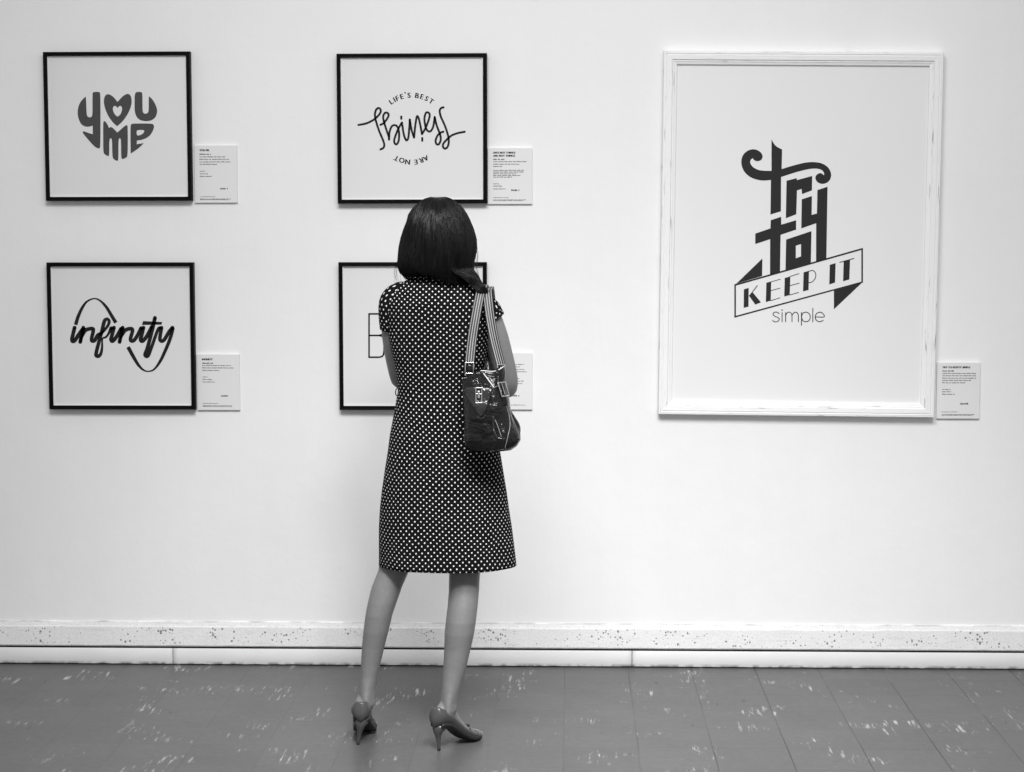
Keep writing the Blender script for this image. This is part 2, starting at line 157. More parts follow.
# ------------------------------------------------------------------ object helpers
def empty(name, loc, label=None, cat=None, group=None, parent=None):
    o = bpy.data.objects.new(name, None)
    COL.objects.link(o)
    o.empty_display_size = 0.05
    o.location = loc
    if parent is not None:
        o.parent = parent
    if label:
        o['label'] = label
    if cat:
        o['category'] = cat
    if group:
        o['group'] = group
    return o


def world_loc(o):
    v = Vector((0, 0, 0))
    while o is not None:
        v = v + o.location
        o = o.parent
    return v


def obj(name, bm, mats, parent=None, smooth=False, origin=None, label=None):
    """Link a bmesh (given in world metres) as one mesh object with its origin at its middle."""
    me = bpy.data.meshes.new(name)
    if origin is None:
        if len(bm.verts):
            lo = [min(v.co[i] for v in bm.verts) for i in range(3)]
            hi = [max(v.co[i] for v in bm.verts) for i in range(3)]
            origin = Vector([(a + b) / 2 for a, b in zip(lo, hi)])
        else:
            origin = Vector((0, 0, 0))
    origin = Vector(origin)
    for v in bm.verts:
        v.co -= origin
    bm.normal_update()
    bm.to_mesh(me)
    bm.free()
    for m in (mats if isinstance(mats, (list, tuple)) else [mats]):
        me.materials.append(m)
    if smooth:
        me.polygons.foreach_set('use_smooth', [True] * len(me.polygons))
    o = bpy.data.objects.new(name, me)
    COL.objects.link(o)
    o.location = origin
    if parent is not None:
        o.parent = parent
        o.location = origin - world_loc(parent)
    if label:
        o['label'] = label
    return o


def structure(o):
    o['kind'] = 'structure'
    return o


def box(bm, x0, x1, y0, y1, z0, z1, mi=0, bevel=0.0):
    vs = [bm.verts.new(c) for c in ((x0, y0, z0), (x1, y0, z0), (x1, y1, z0), (x0, y1, z0),
                                    (x0, y0, z1), (x1, y0, z1), (x1, y1, z1), (x0, y1, z1))]
    fs = []
    for q in ((0, 3, 2, 1), (4, 5, 6, 7), (0, 1, 5, 4), (1, 2, 6, 5), (2, 3, 7, 6), (3, 0, 4, 7)):
        f = bm.faces.new([vs[i] for i in q])
        f.material_index = mi
        fs.append(f)
    if bevel:
        es = list({e for f in fs for e in f.edges})
        r = bmesh.ops.bevel(bm, geom=es, offset=bevel, segments=2, affect='EDGES', profile=0.5)
        for f in r['faces']:
            f.material_index = mi


def loft(bm, rings, cap0=True, cap1=True, closed=True, mi=0, uv=None):
    """rings: list of point lists (same count). uv: same layout of (u, v)."""
    vr = [[bm.verts.new(p) for p in r] for r in rings]
    n = len(rings[0])
    lay = bm.loops.layers.uv.verify() if uv else None
    for i in range(len(vr) - 1):
        for j in range(n if closed else n - 1):
            k = (j + 1) % n
            f = bm.faces.new((vr[i][j], vr[i][k], vr[i + 1][k], vr[i + 1][j]))
            f.material_index = mi
            f.smooth = True
            if lay:
                for lp, (a, b) in zip(f.loops, ((i, j), (i, j + 1), (i + 1, j + 1), (i + 1, j))):
                    lp[lay].uv = uv[a][b]
    if closed and cap0:
        f = bm.faces.new(list(reversed(vr[0])))
        f.material_index = mi
    if closed and cap1:
        f = bm.faces.new(vr[-1])
        f.material_index = mi
    return vr


def catmull(pts, n):
    """Resample a list of tuples with a centripetal-ish Catmull-Rom, n samples per span."""
    P = [Vector(p) for p in pts]
    P = [P[0] * 2 - P[1]] + P + [P[-1] * 2 - P[-2]]
    out = []
    for i in range(1, len(P) - 2):
        a, b, c, d = P[i - 1], P[i], P[i + 1], P[i + 2]
        for k in range(n):
            t = k / n
            out.append(0.5 * ((2 * b) + (c - a) * t + (2 * a - 5 * b + 4 * c - d) * t * t + (3 * b - a - 3 * c + d) * t ** 3))
    out.append(P[-2].copy())
    return out


def frames(path, up=Vector((0, 0, 1))):
    """Tangent / side / normal by parallel transport."""
    n = len(path)
    T = []
    for i in range(n):
        a, b = path[max(0, i - 1)], path[min(n - 1, i + 1)]
        T.append((b - a).normalized())
    s = T[0].cross(up)
    if s.length < 1e-3:
        s = T[0].cross(Vector((0, 1, 0)))
    s.normalize()
    out = []
    for t in T:
        s = (s - t * s.dot(t))
        s.normalize()
        out.append((t, s, t.cross(s).normalized()))
    return out


def tube(bm, pts, rads, seg=10, n=5, mi=0, flat=1.0, caps='round', up=Vector((0, 0, 1)), smoothpath=True):
    pr = [tuple(p) + (r,) for p, r in zip(pts, rads if isinstance(rads, (list, tuple)) else [rads] * len(pts))]
    if smoothpath and len(pr) > 2:
        # 4-D catmull
        P4 = [list(p) for p in pr]
        P4 = [[2 * a - b for a, b in zip(P4[0], P4[1])]] + P4 + [[2 * a - b for a, b in zip(P4[-1], P4[-2])]]
        sm = []
        for i in range(1, len(P4) - 2):
            for k in range(n):
                t = k / n
                sm.append([0.5 * (2 * b + (c - a) * t + (2 * a - 5 * b + 4 * c - d) * t * t + (3 * b - a - 3 * c + d) * t ** 3)
                           for a, b, c, d in zip(P4[i - 1], P4[i], P4[i + 1], P4[i + 2])])
        sm.append(P4[-2])
    else:
        sm = pr
    path = [Vector(p[:3]) for p in sm]
    rad = [max(1e-4, p[3]) for p in sm]
    F = frames(path, up)
    rings = []

    def ring(c, f, r):
        return [c + f[1] * (math.cos(2 * PI * j / seg) * r) + f[2] * (math.sin(2 * PI * j / seg) * r * flat) for j in range(seg)]
    if caps == 'round':
        for a in (0.25, 0.6, 0.85):
            rings.append(ring(path[0] - F[0][0] * rad[0] * math.cos(a * PI / 2) * 0.9, F[0], rad[0] * math.sin(a * PI / 2)))
    for c, f, r in zip(path, F, rad):
        rings.append(ring(c, f, r))
    if caps == 'round':
        for a in (0.85, 0.6, 0.25):
            rings.append(ring(path[-1] + F[-1][0] * rad[-1] * math.cos(a * PI / 2) * 0.9, F[-1], rad[-1] * math.sin(a * PI / 2)))
    loft(bm, rings, mi=mi)


def ball(bm, c, r, rot=None, seg=18, rgs=12, mi=0):
    m = Matrix.Translation(Vector(c)) @ (rot.to_4x4() if rot else Matrix.Identity(4)) @ Matrix.Diagonal((r[0], r[1], r[2], 1))
    d = bmesh.ops.create_uvsphere(bm, u_segments=seg, v_segments=rgs, radius=1, matrix=m)
    for v in d['verts']:
        for f in v.link_faces:
            f.material_index = mi
            f.smooth = True


def lerp_rows(rows, t):
    """rows: list of tuples, t in [0, len-1]."""
    i = min(int(t), len(rows) - 2)
    k = t - i
    return tuple(a * (1 - k) + b * k for a, b in zip(rows[i], rows[i + 1]))


# ------------------------------------------------------------------ materials
class NT:
    def __init__(s, name):
        s.m = bpy.data.materials.new(name)
        s.m.use_nodes = True
        s.t = s.m.node_tree
        s.b = s.t.nodes['Principled BSDF']

    def node(s, typ, **kw):
        n = s.t.nodes.new(typ)
        for k, v in kw.items():
            setattr(n, k, v)
        return n

    def link(s, a, b):
        s.t.links.new(a, b)

    def put(s, inp, v):
        if hasattr(v, 'is_linked'):
            s.link(v, inp)
        else:
            inp.default_value = v

    def math(s, op, a, b=None, c=None, clamp=False):
        n = s.node('ShaderNodeMath', operation=op, use_clamp=clamp)
        s.put(n.inputs[0], a)
        if b is not None:
            s.put(n.inputs[1], b)
        if c is not None:
            s.put(n.inputs[2], c)
        return n.outputs[0]

    def ramp(s, v, a, b, lo=0.0, hi=1.0):
        n = s.node('ShaderNodeMapRange', clamp=True)
        s.put(n.inputs['Value'], v)
        n.inputs['From Min'].default_value = a
        n.inputs['From Max'].default_value = b
        n.inputs['To Min'].default_value = lo
        n.inputs['To Max'].default_value = hi
        return n.outputs[0]

    def mixv(s, f, a, b):
        """scalar mix a + f (b - a)"""
        n = s.node('ShaderNodeMix', data_type='FLOAT')
        s.put(n.inputs[0], f)
        s.put(n.inputs[2], a)
        s.put(n.inputs[3], b)
        return n.outputs[0]

    def coord(s, kind='Object'):
        return s.node('ShaderNodeTexCoord').outputs[kind]

    def scale(s, vec, sc, rot=(0, 0, 0), loc=(0, 0, 0)):
        n = s.node('ShaderNodeMapping')
        s.link(vec, n.inputs['Vector'])
        n.inputs['Scale'].default_value = sc
        n.inputs['Rotation'].default_value = rot
        n.inputs['Location'].default_value = loc
        return n.outputs[0]

    def noise(s, vec, sc=5, det=3, rough=0.5, dist=0.0):
        n = s.node('ShaderNodeTexNoise')
        s.link(vec, n.inputs['Vector'])
        n.inputs['Scale'].default_value = sc
        n.inputs['Detail'].default_value = det
        n.inputs['Roughness'].default_value = rough
        n.inputs['Distortion'].default_value = dist
        return n.outputs[0]

    def voro(s, vec, sc=5, feature='F1', rand=1.0, out='Distance'):
        n = s.node('ShaderNodeTexVoronoi', feature=feature)
        s.link(vec, n.inputs['Vector'])
        n.inputs['Scale'].default_value = sc
        n.inputs['Randomness'].default_value = rand
        return n.outputs[out]

    def sep(s, vec):
        n = s.node('ShaderNodeSeparateXYZ')
        s.link(vec, n.inputs[0])
        return n.outputs

    def grey(s, v):
        n = s.node('ShaderNodeCombineColor')
        for i in range(3):
            s.put(n.inputs[i], v)
        s.link(n.outputs[0], s.b.inputs['Base Color'])

    def bump(s, h, strength=0.3, dist=0.01):
        n = s.node('ShaderNodeBump')
        s.link(h, n.inputs['Height'])
        n.inputs['Strength'].default_value = strength
        n.inputs['Distance'].default_value = dist
        s.link(n.outputs[0], s.b.inputs['Normal'])

    def set(s, rough=0.5, spec=0.5, metal=0.0, **kw):
        s.put(s.b.inputs['Roughness'], rough)
        s.b.inputs['Specular IOR Level'].default_value = spec
        s.b.inputs['Metallic'].default_value = metal
        for k, v in kw.items():
            s.b.inputs[k.replace('_', ' ')].default_value = v
        return s.m


def plain(name, g, rough=0.5, spec=0.5, metal=0.0, var=0.06, sc=40, bump=0.0):
    t = NT(name)
    n = t.noise(t.coord(), sc, 3)
    t.grey(t.mixv(n, g * (1 - var), g * (1 + var)))
    if bump:
        t.bump(n, bump, 0.002)
    return t.set(rough, spec, metal)


def mat_wall():
    t = NT('painted_plaster')
    c = t.coord()
    big = t.noise(c, 1.3, 4, 0.6)
    streak = t.noise(t.scale(c, (5, 5, 0.6)), 2.0, 3, 0.6)
    v = t.mixv(big, 0.82, 0.88)
    v = t.math('MULTIPLY', v, t.ramp(streak, 0.3, 0.7, 0.99, 1.005))
    t.grey(v)
    h = t.math('ADD', t.math('MULTIPLY', t.noise(c, 9, 5, 0.6), 1.0), t.math('MULTIPLY', streak, 0.6))
    t.bump(h, 0.12, 0.02)
    return t.set(0.75, 0.25)


def mat_base_upper():
    t = NT('speckled_terrazzo_paint')
    c = t.coord()
    x, y, z = t.sep(c)
    d = t.voro(c, 115, rand=1.0)
    cell = t.voro(c, 115, rand=1.0, out='Color')
    cr = t.sep(cell)[0]
    clump = t.noise(t.scale(c, (1, 1, 1)), 9, 2)
    thr = t.math('MULTIPLY', t.ramp(cr, 0.5, 1.0, 0.0, 0.58), t.ramp(clump, 0.36, 0.60))
    zb = t.math('MULTIPLY', t.ramp(z, -0.030, -0.022), t.ramp(z, 0.040, 0.030))
    spot = t.math('MULTIPLY', t.math('LESS_THAN', d, thr), zb)
    g = t.mixv(t.noise(c, 14, 4), 0.76, 0.88)
    fine = t.noise(c, 160, 2)
    g = t.math('MULTIPLY', g, t.ramp(fine, 0.3, 0.7, 0.9, 1.05))
    st = t.noise(t.scale(c, (1.2, 1, 25)), 6, 3)
    g = t.math('MULTIPLY', g, t.ramp(st, 0.60, 0.72, 1.0, 0.86))
    crack = t.math('MULTIPLY', t.math('MULTIPLY', t.ramp(z, 0.0515, 0.053), t.ramp(t.noise(t.scale(c, (1, 1, 4)), 11, 4), 0.42, 0.6)), 0.55)
    g = t.mixv(crack, g, 0.3)
    t.grey(t.mixv(spot, g, 0.24))
    t.bump(t.math('SUBTRACT', t.noise(c, 60, 3), t.math('MULTIPLY', spot, 2.0)), 0.25, 0.004)
    return t.set(0.6, 0.3)


def mat_base_lower():
    t = NT('scuffed_skirting_paint')
    c = t.coord()
    x, y, z = t.sep(c)
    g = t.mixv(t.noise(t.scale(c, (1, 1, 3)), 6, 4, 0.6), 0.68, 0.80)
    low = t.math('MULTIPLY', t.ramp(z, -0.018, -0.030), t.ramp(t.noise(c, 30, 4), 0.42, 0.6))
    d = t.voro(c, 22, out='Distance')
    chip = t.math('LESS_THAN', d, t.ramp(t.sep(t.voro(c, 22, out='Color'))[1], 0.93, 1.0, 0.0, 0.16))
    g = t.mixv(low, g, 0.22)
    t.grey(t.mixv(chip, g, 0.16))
    return t.set(0.6, 0.3)


def mat_floor():
    t = NT('worn_vinyl_tile')
    c = t.coord()                       # the floor's origin is the world origin, so this is metres
    x, y, z = t.sep(c)
    wob = t.math('MULTIPLY', t.math('SUBTRACT', t.noise(c, 3.0, 2), 0.5), 0.008)
    T = 0.2286
    ox, oy = DATA['TILE']
    fx = t.math('FRACT', t.math('DIVIDE', t.math('ADD', t.math('SUBTRACT', x, ox - 40 * T), wob), T))
    fy = t.math('FRACT', t.math('DIVIDE', t.math('ADD', t.math('SUBTRACT', y, oy - 60 * T), wob), T))
    dx = t.math('SUBTRACT', 0.5, t.math('ABSOLUTE', t.math('SUBTRACT', fx, 0.5)))
    dy = t.math('SUBTRACT', 0.5, t.math('ABSOLUTE', t.math('SUBTRACT', fy, 0.5)))
    fade = t.ramp(t.noise(c, 2.2, 2), 0.36, 0.62)
    right = t.ramp(x, -0.3, 0.6, 0.30, 1.0)
    lx = t.math('MULTIPLY', t.ramp(dx, 0.013, 0.005), t.math('MULTIPLY', t.math('ADD', t.math('MULTIPLY', fade, 0.8), 0.2), right))
    ly = t.math('MULTIPLY', t.ramp(dy, 0.016, 0.004), t.math('MULTIPLY', t.math('MULTIPLY', fade, 0.45), right))
    line = t.math('MAXIMUM', lx, ly)
    # tile to tile change
    cx = t.math('FLOOR', t.math('DIVIDE', t.math('SUBTRACT', x, ox - 40 * T), T))
    cy = t.math('FLOOR', t.math('DIVIDE', t.math('SUBTRACT', y, oy - 60 * T), T))
    cb = t.node('ShaderNodeCombineXYZ')
    t.link(cx, cb.inputs[0])
    t.link(cy, cb.inputs[1])
    wn = t.node('ShaderNodeTexWhiteNoise', noise_dimensions='2D')
    t.link(cb.outputs[0], wn.inputs['Vector'])
    g = t.mixv(t.noise(c, 1.6, 5, 0.6), 0.088, 0.112)
    g = t.math('MULTIPLY', g, t.ramp(wn.outputs['Value'], 0, 1, 0.95, 1.05))
    g = t.math('MULTIPLY', g, t.ramp(t.noise(c, 38, 4, 0.65), 0.3, 0.7, 0.9, 1.1))
    # pale scuffs in clusters, short strokes along the walking direction
    clus = t.ramp(t.noise(t.scale(c, (1, 1, 1), loc=(3.1, 0.7, 0)), 5.0, 3), 0.55, 0.64)
    s1 = t.noise(t.scale(c, (1.0, 0.10, 1), rot=(0, 0, 0.45)), 55, 3, 0.6)
    s2 = t.noise(t.scale(c, (1.0, 0.12, 1), rot=(0, 0, -0.40)), 75, 3, 0.6)
    sc = t.math('MAXIMUM', t.ramp(s1, 0.58, 0.68), t.ramp(s2, 0.59, 0.69))
    sc = t.math('MULTIPLY', sc, clus)
    # a few dark heel marks
    dm = t.math('MULTIPLY', t.ramp(t.noise(t.scale(c, (1, 0.22, 1), rot=(0, 0, 0.55)), 30, 1, 0.5), 0.76, 0.775), 0.7)
    g = t.mixv(sc, g, 0.46)
    g = t.mixv(dm, g, 0.05)
    t.grey(t.mixv(line, g, 0.03))
    rough = t.mixv(t.noise(c, 5, 4), 0.30, 0.42)
    t.bump(t.math('SUBTRACT', t.math('MULTIPLY', t.noise(c, 14, 3), 0.6), line), 0.06, 0.004)
    return t.set(rough, 0.2)


def mat_dots():
    t = NT('polka_dot_cloth')
    uv = t.coord('UV')
    warp = t.noise(t.scale(uv, (1, 1, 1)), 4, 2)
    off = t.node('ShaderNodeCombineXYZ')
    t.link(t.math('MULTIPLY', t.math('SUBTRACT', warp, 0.5), 0.045), off.inputs[1])
    add = t.node('ShaderNodeVectorMath', operation='ADD')
    t.link(uv, add.inputs[0])
    t.link(off.outputs[0], add.inputs[1])
    m = t.scale(add.outputs[0], (1 / 0.0134, 1 / 0.0134, 1), rot=(0, 0, 0.80))
    fr = t.node('ShaderNodeVectorMath', operation='FRACTION')
    t.link(m, fr.inputs[0])
    sb = t.node('ShaderNodeVectorMath', operation='SUBTRACT')
    t.link(fr.outputs[0], sb.inputs[0])
    sb.inputs[1].default_value = (0.5, 0.5, 0)
    x, y, z = t.sep(sb.outputs[0])
    d = t.math('SQRT', t.math('ADD', t.math('MULTIPLY', x, x), t.math('MULTIPLY', y, y)))
    dot = t.ramp(d, 0.185, 0.145)
    c = t.coord()
    t.grey(t.mixv(dot, t.mixv(t.noise(c, 12, 3), 0.003, 0.008), 0.76))
    # gathers round the waist and soft drag lines lower down
    w = t.noise(t.scale(c, (7, 7, 30)), 1.0, 3, 0.6)
    t.bump(w, 0.35, 0.02)
    return t.set(0.9, 0.08)


def mat_skin():
    t = NT('skin')
    c = t.coord()
    g = t.mixv(t.noise(c, 10, 4, 0.6), 0.165, 0.205)
    g = t.math('MULTIPLY', g, t.ramp(t.noise(c, 120, 2), 0.3, 0.75, 1.04, 0.94))
    t.grey(g)
    t.bump(t.noise(c, 300, 2), 0.08, 0.001)
    return t.set(0.48, 0.4)


def mat_hair():
    t = NT('black_hair')
    c = t.coord()
    n = t.noise(t.scale(c, (60, 60, 4)), 1.0, 3)
    t.grey(t.mixv(n, 0.002, 0.009))
    t.bump(n, 0.7, 0.004)
    return t.set(0.36, 0.30)


def mat_leather(name='black_leather', lo=0.002, hi=0.008, rough=(0.14, 0.34)):
    t = NT(name)
    c = t.coord()
    cr = t.noise(c, 15, 4, 0.55, 0.6)
    fine = t.noise(c, 130, 2)
    t.grey(t.mixv(cr, lo, hi))
    t.bump(t.math('ADD', cr, t.math('MULTIPLY', fine, 0.06)), 0.75, 0.02)
    r = t.mixv(t.noise(c, 9, 2), rough[0], rough[1])
    return t.set(r, 0.45)


def mat_strap():
    t = NT('striped_webbing')
    uv = t.coord('UV')
    x, y, z = t.sep(uv)
    f = t.math('FRACT', t.math('ADD', t.math('MULTIPLY', x, 4.0), 0.5))
    s = t.math('ABSOLUTE', t.math('SUBTRACT', f, 0.5))
    pale = t.ramp(s, 0.32, 0.38)
    t.grey(t.mixv(pale, 0.014, 0.30))
    return t.set(0.55, 0.4)


def mat_distressed():
    t = NT('distressed_white_wood')
    uv = t.coord('UV')
    x, y, z = t.sep(uv)
    a = t.noise(t.scale(uv, (9, 170, 1)), 1.0, 3, 0.55)
    b = t.noise(t.scale(uv, (22, 420, 1), loc=(4, 2, 0)), 1.0, 2, 0.5)
    band = t.math('MAXIMUM', t.math('MULTIPLY', t.ramp(y, 0.024, 0.028), t.ramp(y, 0.040, 0.036)), t.ramp(y, 0.010, 0.006))
    m = t.math('MULTIPLY', t.ramp(a, 0.60, 0.70), t.math('ADD', t.math('MULTIPLY', band, 0.85), 0.12))
    m2 = t.math('MULTIPLY', t.ramp(b, 0.64, 0.74), 0.25)
    w = t.math('MAXIMUM', m, m2)
    t.grey(t.mixv(w, 0.86, 0.22))
    t.bump(t.math('ADD', w, t.math('MULTIPLY', t.noise(t.scale(uv, (14, 260, 1)), 1.0, 3), -0.8)), 0.35, 0.004)
    return t.set(0.55, 0.35)


M = dict(
    wall=mat_wall(), floor=mat_floor(), base_up=mat_base_upper(), base_lo=mat_base_lower(),
    dots=mat_dots(), skin=mat_skin(), hair=mat_hair(), leather=mat_leather(),
    tan=mat_leather('shiny_flap_leather', 0.012, 0.035, (0.10, 0.2)), strap=mat_strap(), dist=mat_distressed(),
    black=plain('black_lacquer', 0.003, 0.5, 0.10, var=0.2),
    print_=plain('print_paper', 0.75, 0.6, 0.25, var=0.015, sc=3),
    print_big=plain('large_print_paper', 0.80, 0.6, 0.25, var=0.012, sc=3),
    liner=plain('white_liner', 0.86, 0.5, 0.3, var=0.02),
    ink=plain('black_ink', 0.012, 0.6, 0.2, var=0.1), ink_grey=plain('grey_ink', 0.068, 0.6, 0.2, var=0.05),
    ink_char=plain('charcoal_ink', 0.022, 0.6, 0.2, var=0.08), ink_small=plain('caption_ink', 0.09, 0.7, 0.1, var=0.1),
    ink_title=plain('caption_title_ink', 0.012, 0.7, 0.1, var=0.1),
    card=plain('caption_card', 0.76, 0.6, 0.25, var=0.02, sc=8), backing=plain('backing_board', 0.25, 0.8, 0.1),
    crack=plain('gap_shade', 0.03, 0.9, 0.05, var=0.3),  # near-black colour stands in for shade in the skirting gap
    shoe=plain('grey_shoe_leather', 0.06, 0.27, 0.55, var=0.1, sc=20), shoe_dark=plain('dark_sole', 0.02, 0.5, 0.3),
    shoe_pale=plain('pale_shoe_trim', 0.2, 0.3, 0.5), metal=plain('silver_metal', 0.75, 0.22, 0.5, 1.0),
    stitch=plain('pale_piping', 0.62, 0.5, 0.4), eye=plain('eye', 0.03, 0.1, 0.6), lip=plain('lip', 0.10, 0.4, 0.4),
)

# ------------------------------------------------------------------ the room
bm = bmesh.new()
box(bm, -4.2, 4.2, 0.0, 0.15, 0.0, 3.9)
structure(obj('wall_back', bm, M['wall']))
bm = bmesh.new()
box(bm, -4.2, 4.2, -8.2, 0.15, -0.1, 0.0)
structure(obj('floor', bm, M['floor'], origin=(0, 0, 0)))

# upper skirting band: chamfered top, a hairline joint every couple of metres, ragged lower edge
bm = bmesh.new()
xs = [-4.2 + 8.4 * i / 420 for i in range(421)]
prof = []
for x in xs:
    j = 0.0012 * noise.noise(Vector((x * 14, 0, 3))) + 0.0010 * noise.noise(Vector((x * 47, 1, 3)))
    k = 0.0014 * noise.noise(Vector((x * 9, 5, 3)))
    prof.append([Vector((x, 0.0, 0.0655)), Vector((x, -0.012, 0.0712 + j)), Vector((x, -0.0135, 0.0735 + j)), Vector((x, -0.0125, 0.139 + k)),
                 Vector((x, -0.0118, 0.1425 + k)), Vector((x, -0.0100, 0.1435 + k)), Vector((x, -0.0085, 0.150 + k)), Vector((x, -0.0065, 0.1585 + 2 * k)), Vector((x, -0.0035, 0.1605 + 2 * k)), Vector((x, 0.0, 0.1612 + 2 * k))])
vr = [[bm.verts.new(p) for p in r] for r in prof]
for a, b in zip(vr[:-1], vr[1:]):
    for j in range(len(a) - 1):
        bm.faces.new((a[j], b[j], b[j + 1], a[j + 1]))
structure(obj('baseboard_back', bm, M['base_up'], origin=(0, 0, 0.105)))

# lower board under the shadow gap, in lengths with open joints
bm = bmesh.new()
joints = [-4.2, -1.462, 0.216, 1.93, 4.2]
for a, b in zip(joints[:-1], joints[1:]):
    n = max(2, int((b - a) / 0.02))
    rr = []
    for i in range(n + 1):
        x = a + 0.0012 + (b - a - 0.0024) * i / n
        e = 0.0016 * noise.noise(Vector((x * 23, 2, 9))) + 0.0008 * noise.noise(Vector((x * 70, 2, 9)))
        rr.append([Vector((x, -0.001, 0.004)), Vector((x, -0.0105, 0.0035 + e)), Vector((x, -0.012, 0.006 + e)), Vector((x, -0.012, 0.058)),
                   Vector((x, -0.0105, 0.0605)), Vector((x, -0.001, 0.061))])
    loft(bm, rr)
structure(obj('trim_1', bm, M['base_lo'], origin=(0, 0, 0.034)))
# shade of the gap, painted as a dark strip behind both boards
bm = bmesh.new()
box(bm, -4.2, 4.2, -0.0015, 0.0, 0.0, 0.068)
structure(obj('trim_shade', bm, M['crack']))


# ------------------------------------------------------------------ lettering
def chaikin(poly, it=2):
    pts = [(Vector((a, b)), c) for a, b, c in poly]
    for _ in range(it):
        out = []
        n = len(pts)
        for i in range(n):
            p, c = pts[i]
            pp, pn = pts[i - 1][0], pts[(i + 1) % n][0]
            if c:
                out.append((p, 1))
            else:
                out.append((p * 0.75 + pp * 0.25, 0))
                out.append((p * 0.75 + pn * 0.25, 0))
        pts = out
    return [p for p, c in pts]


def flat(bm, loops, at, mi=0):
    """Fill 2-D loops (mm; first outer, rest holes) at the print's surface."""
    allp = [p for l in loops for p in l]
    tris = geometry.tessellate_polygon([[Vector((p[0], p[1], 0)) for p in l] for l in loops])
    vs = [bm.verts.new(at(p[0] / 1000, p[1] / 1000)) for p in allp]
    for t in tris:
        try:
            f = bm.faces.new([vs[i] for i in t])
        except ValueError:
            continue
        f.material_index = mi


def stroke(bm, pts, at, square=False, n=7, butt=False):
    """A pen stroke: (x, y, width) points in mm."""
    if len(pts) > 2 and not square:
        sm = catmull(pts, n)
    else:
        sm = [Vector(p) for p in pts]
    P = [Vector((p[0], p[1])) for p in sm]
    Wd = [p[2] for p in sm]
    L_, R2 = [], []
    for i in range(len(P)):
        d = P[min(len(P) - 1, i + 1)] - P[max(0, i - 1)]
        d.normalize()
        nn = Vector((-d.y, d.x)) * (Wd[i] / 2)
        L_.append(P[i] + nn)
        R2.append(P[i] - nn)
    vl = [bm.verts.new(at(p.x / 1000, p.y / 1000)) for p in L_]
    vr_ = [bm.verts.new(at(p.x / 1000, p.y / 1000)) for p in R2]
    for i in range(len(P) - 1):
        bm.faces.new((vr_[i], vr_[i + 1], vl[i + 1], vl[i]))
    ends = range(len(P)) if square else (() if butt else (0, len(P) - 1))
    for i in ends:
        c = bm.verts.new(at(P[i].x / 1000, P[i].y / 1000))
        rim = [bm.verts.new(at((P[i].x + math.cos(a) * Wd[i] / 2) / 1000, (P[i].y + math.sin(a) * Wd[i] / 2) / 1000))
               for a in [2 * PI * k / 14 for k in range(14)]]
        for k in range(14):
            bm.faces.new((c, rim[k], rim[(k + 1) % 14]))


def text_mesh(body, size):
    c = bpy.data.curves.new('lettering', 'FONT')
    c.body = body
    c.size = size
    c.resolution_u = 3
    o = bpy.data.objects.new('lettering', c)
    COL.objects.link(o)
    dg = bpy.context.evaluated_depsgraph_get()
    dg.update()
    me = bpy.data.meshes.new_from_object(o.evaluated_get(dg))
    V = [(v.co.x, v.co.y) for v in me.vertices]
    F = [tuple(p.vertices) for p in me.polygons]
    bpy.data.objects.remove(o)
    bpy.data.curves.remove(c)
    bpy.data.meshes.remove(me)
    return V, F


def put_text(bm, body, cap, at, x, y, ang=0.0, anchor='c', sx=1.0, mi=0, fat=0.0):
    """Text whose capitals are `cap` metres high, placed in print coordinates (metres)."""
    V, F = text_mesh(body, 1.0)
    h = max(v[1] for v in V) if body not in "'" else 0.73
    k = cap / h
    x0, x1 = min(v[0] for v in V), max(v[0] for v in V)
    mx = (x0 + x1) / 2 if anchor == 'c' else x0
    my = h / 2 if anchor == 'c' else 0
    ca, sa = math.cos(ang), math.sin(ang)
    for ox in ((0, fat, -fat) if fat else (0,)):
        vs = []
        for a, b in V:
            p, q = (a - mx) * k * sx + ox, (b - my) * k
            vs.append(bm.verts.new(at(x + ca * p - sa * q, y + sa * p + ca * q)))
        for f in F:
            try:
                bm.faces.new([vs[i] for i in f]).material_index = mi
            except ValueError:
                pass
    return (x1 - x0) * k * sx


# ------------------------------------------------------------------ framed prints
def plane_at(cx, cz, ang, y):
    ca, sa = math.cos(ang), math.sin(ang)

    def at(u, v):
        return Vector((cx + ca * u - sa * v, y, cz + sa * u + ca * v))
    return at


def frame_mesh(at_y, w, h, prof):
    """Mitred moulding: prof is a list of (distance in from the outer edge, depth y)."""
    bm = bmesh.new()
    lay = bm.loops.layers.uv.verify()
    acc = [0.0]
    for a, b in zip(prof[:-1], prof[1:]):
        acc.append(acc[-1] + math.hypot(b[0] - a[0], b[1] - a[1]))
    corners = [(-1, -1), (1, -1), (1, 1), (-1, 1)]
    vs = [[bm.verts.new(at_y(sx * (w / 2 - d), sz * (h / 2 - d), y)) for d, y in prof] for sx, sz in corners]
    for i in range(4):
        k = (i + 1) % 4
        ln = w if i % 2 == 0 else h
        for j in range(len(prof) - 1):
            f = bm.faces.new((vs[i][j], vs[k][j], vs[k][j + 1], vs[i][j + 1]))
            base = i * 3.7
            for lp, (u, d) in zip(f.loops, ((base, j), (base + ln, j), (base + ln, j + 1), (base, j + 1))):
                lp[lay].uv = (u, prof[d][0])
    bmesh.ops.recalc_face_normals(bm, faces=bm.faces)
    return bm


def panel(at, w, h, y0, y1, atfun):
    bm = bmesh.new()
    a = [atfun(sx * w / 2, sz * h / 2, y1) for sx, sz in ((-1, -1), (1, -1), (1, 1), (-1, 1))]
    b = [atfun(sx * w / 2, sz * h / 2, y0) for sx, sz in ((-1, -1), (1, -1), (1, 1), (-1, 1))]
    loft(bm, [b, a])
    for f in bm.faces:
        f.smooth = False
    return bm


INK = dict(grey='ink_grey', black='ink', charcoal='ink_char')


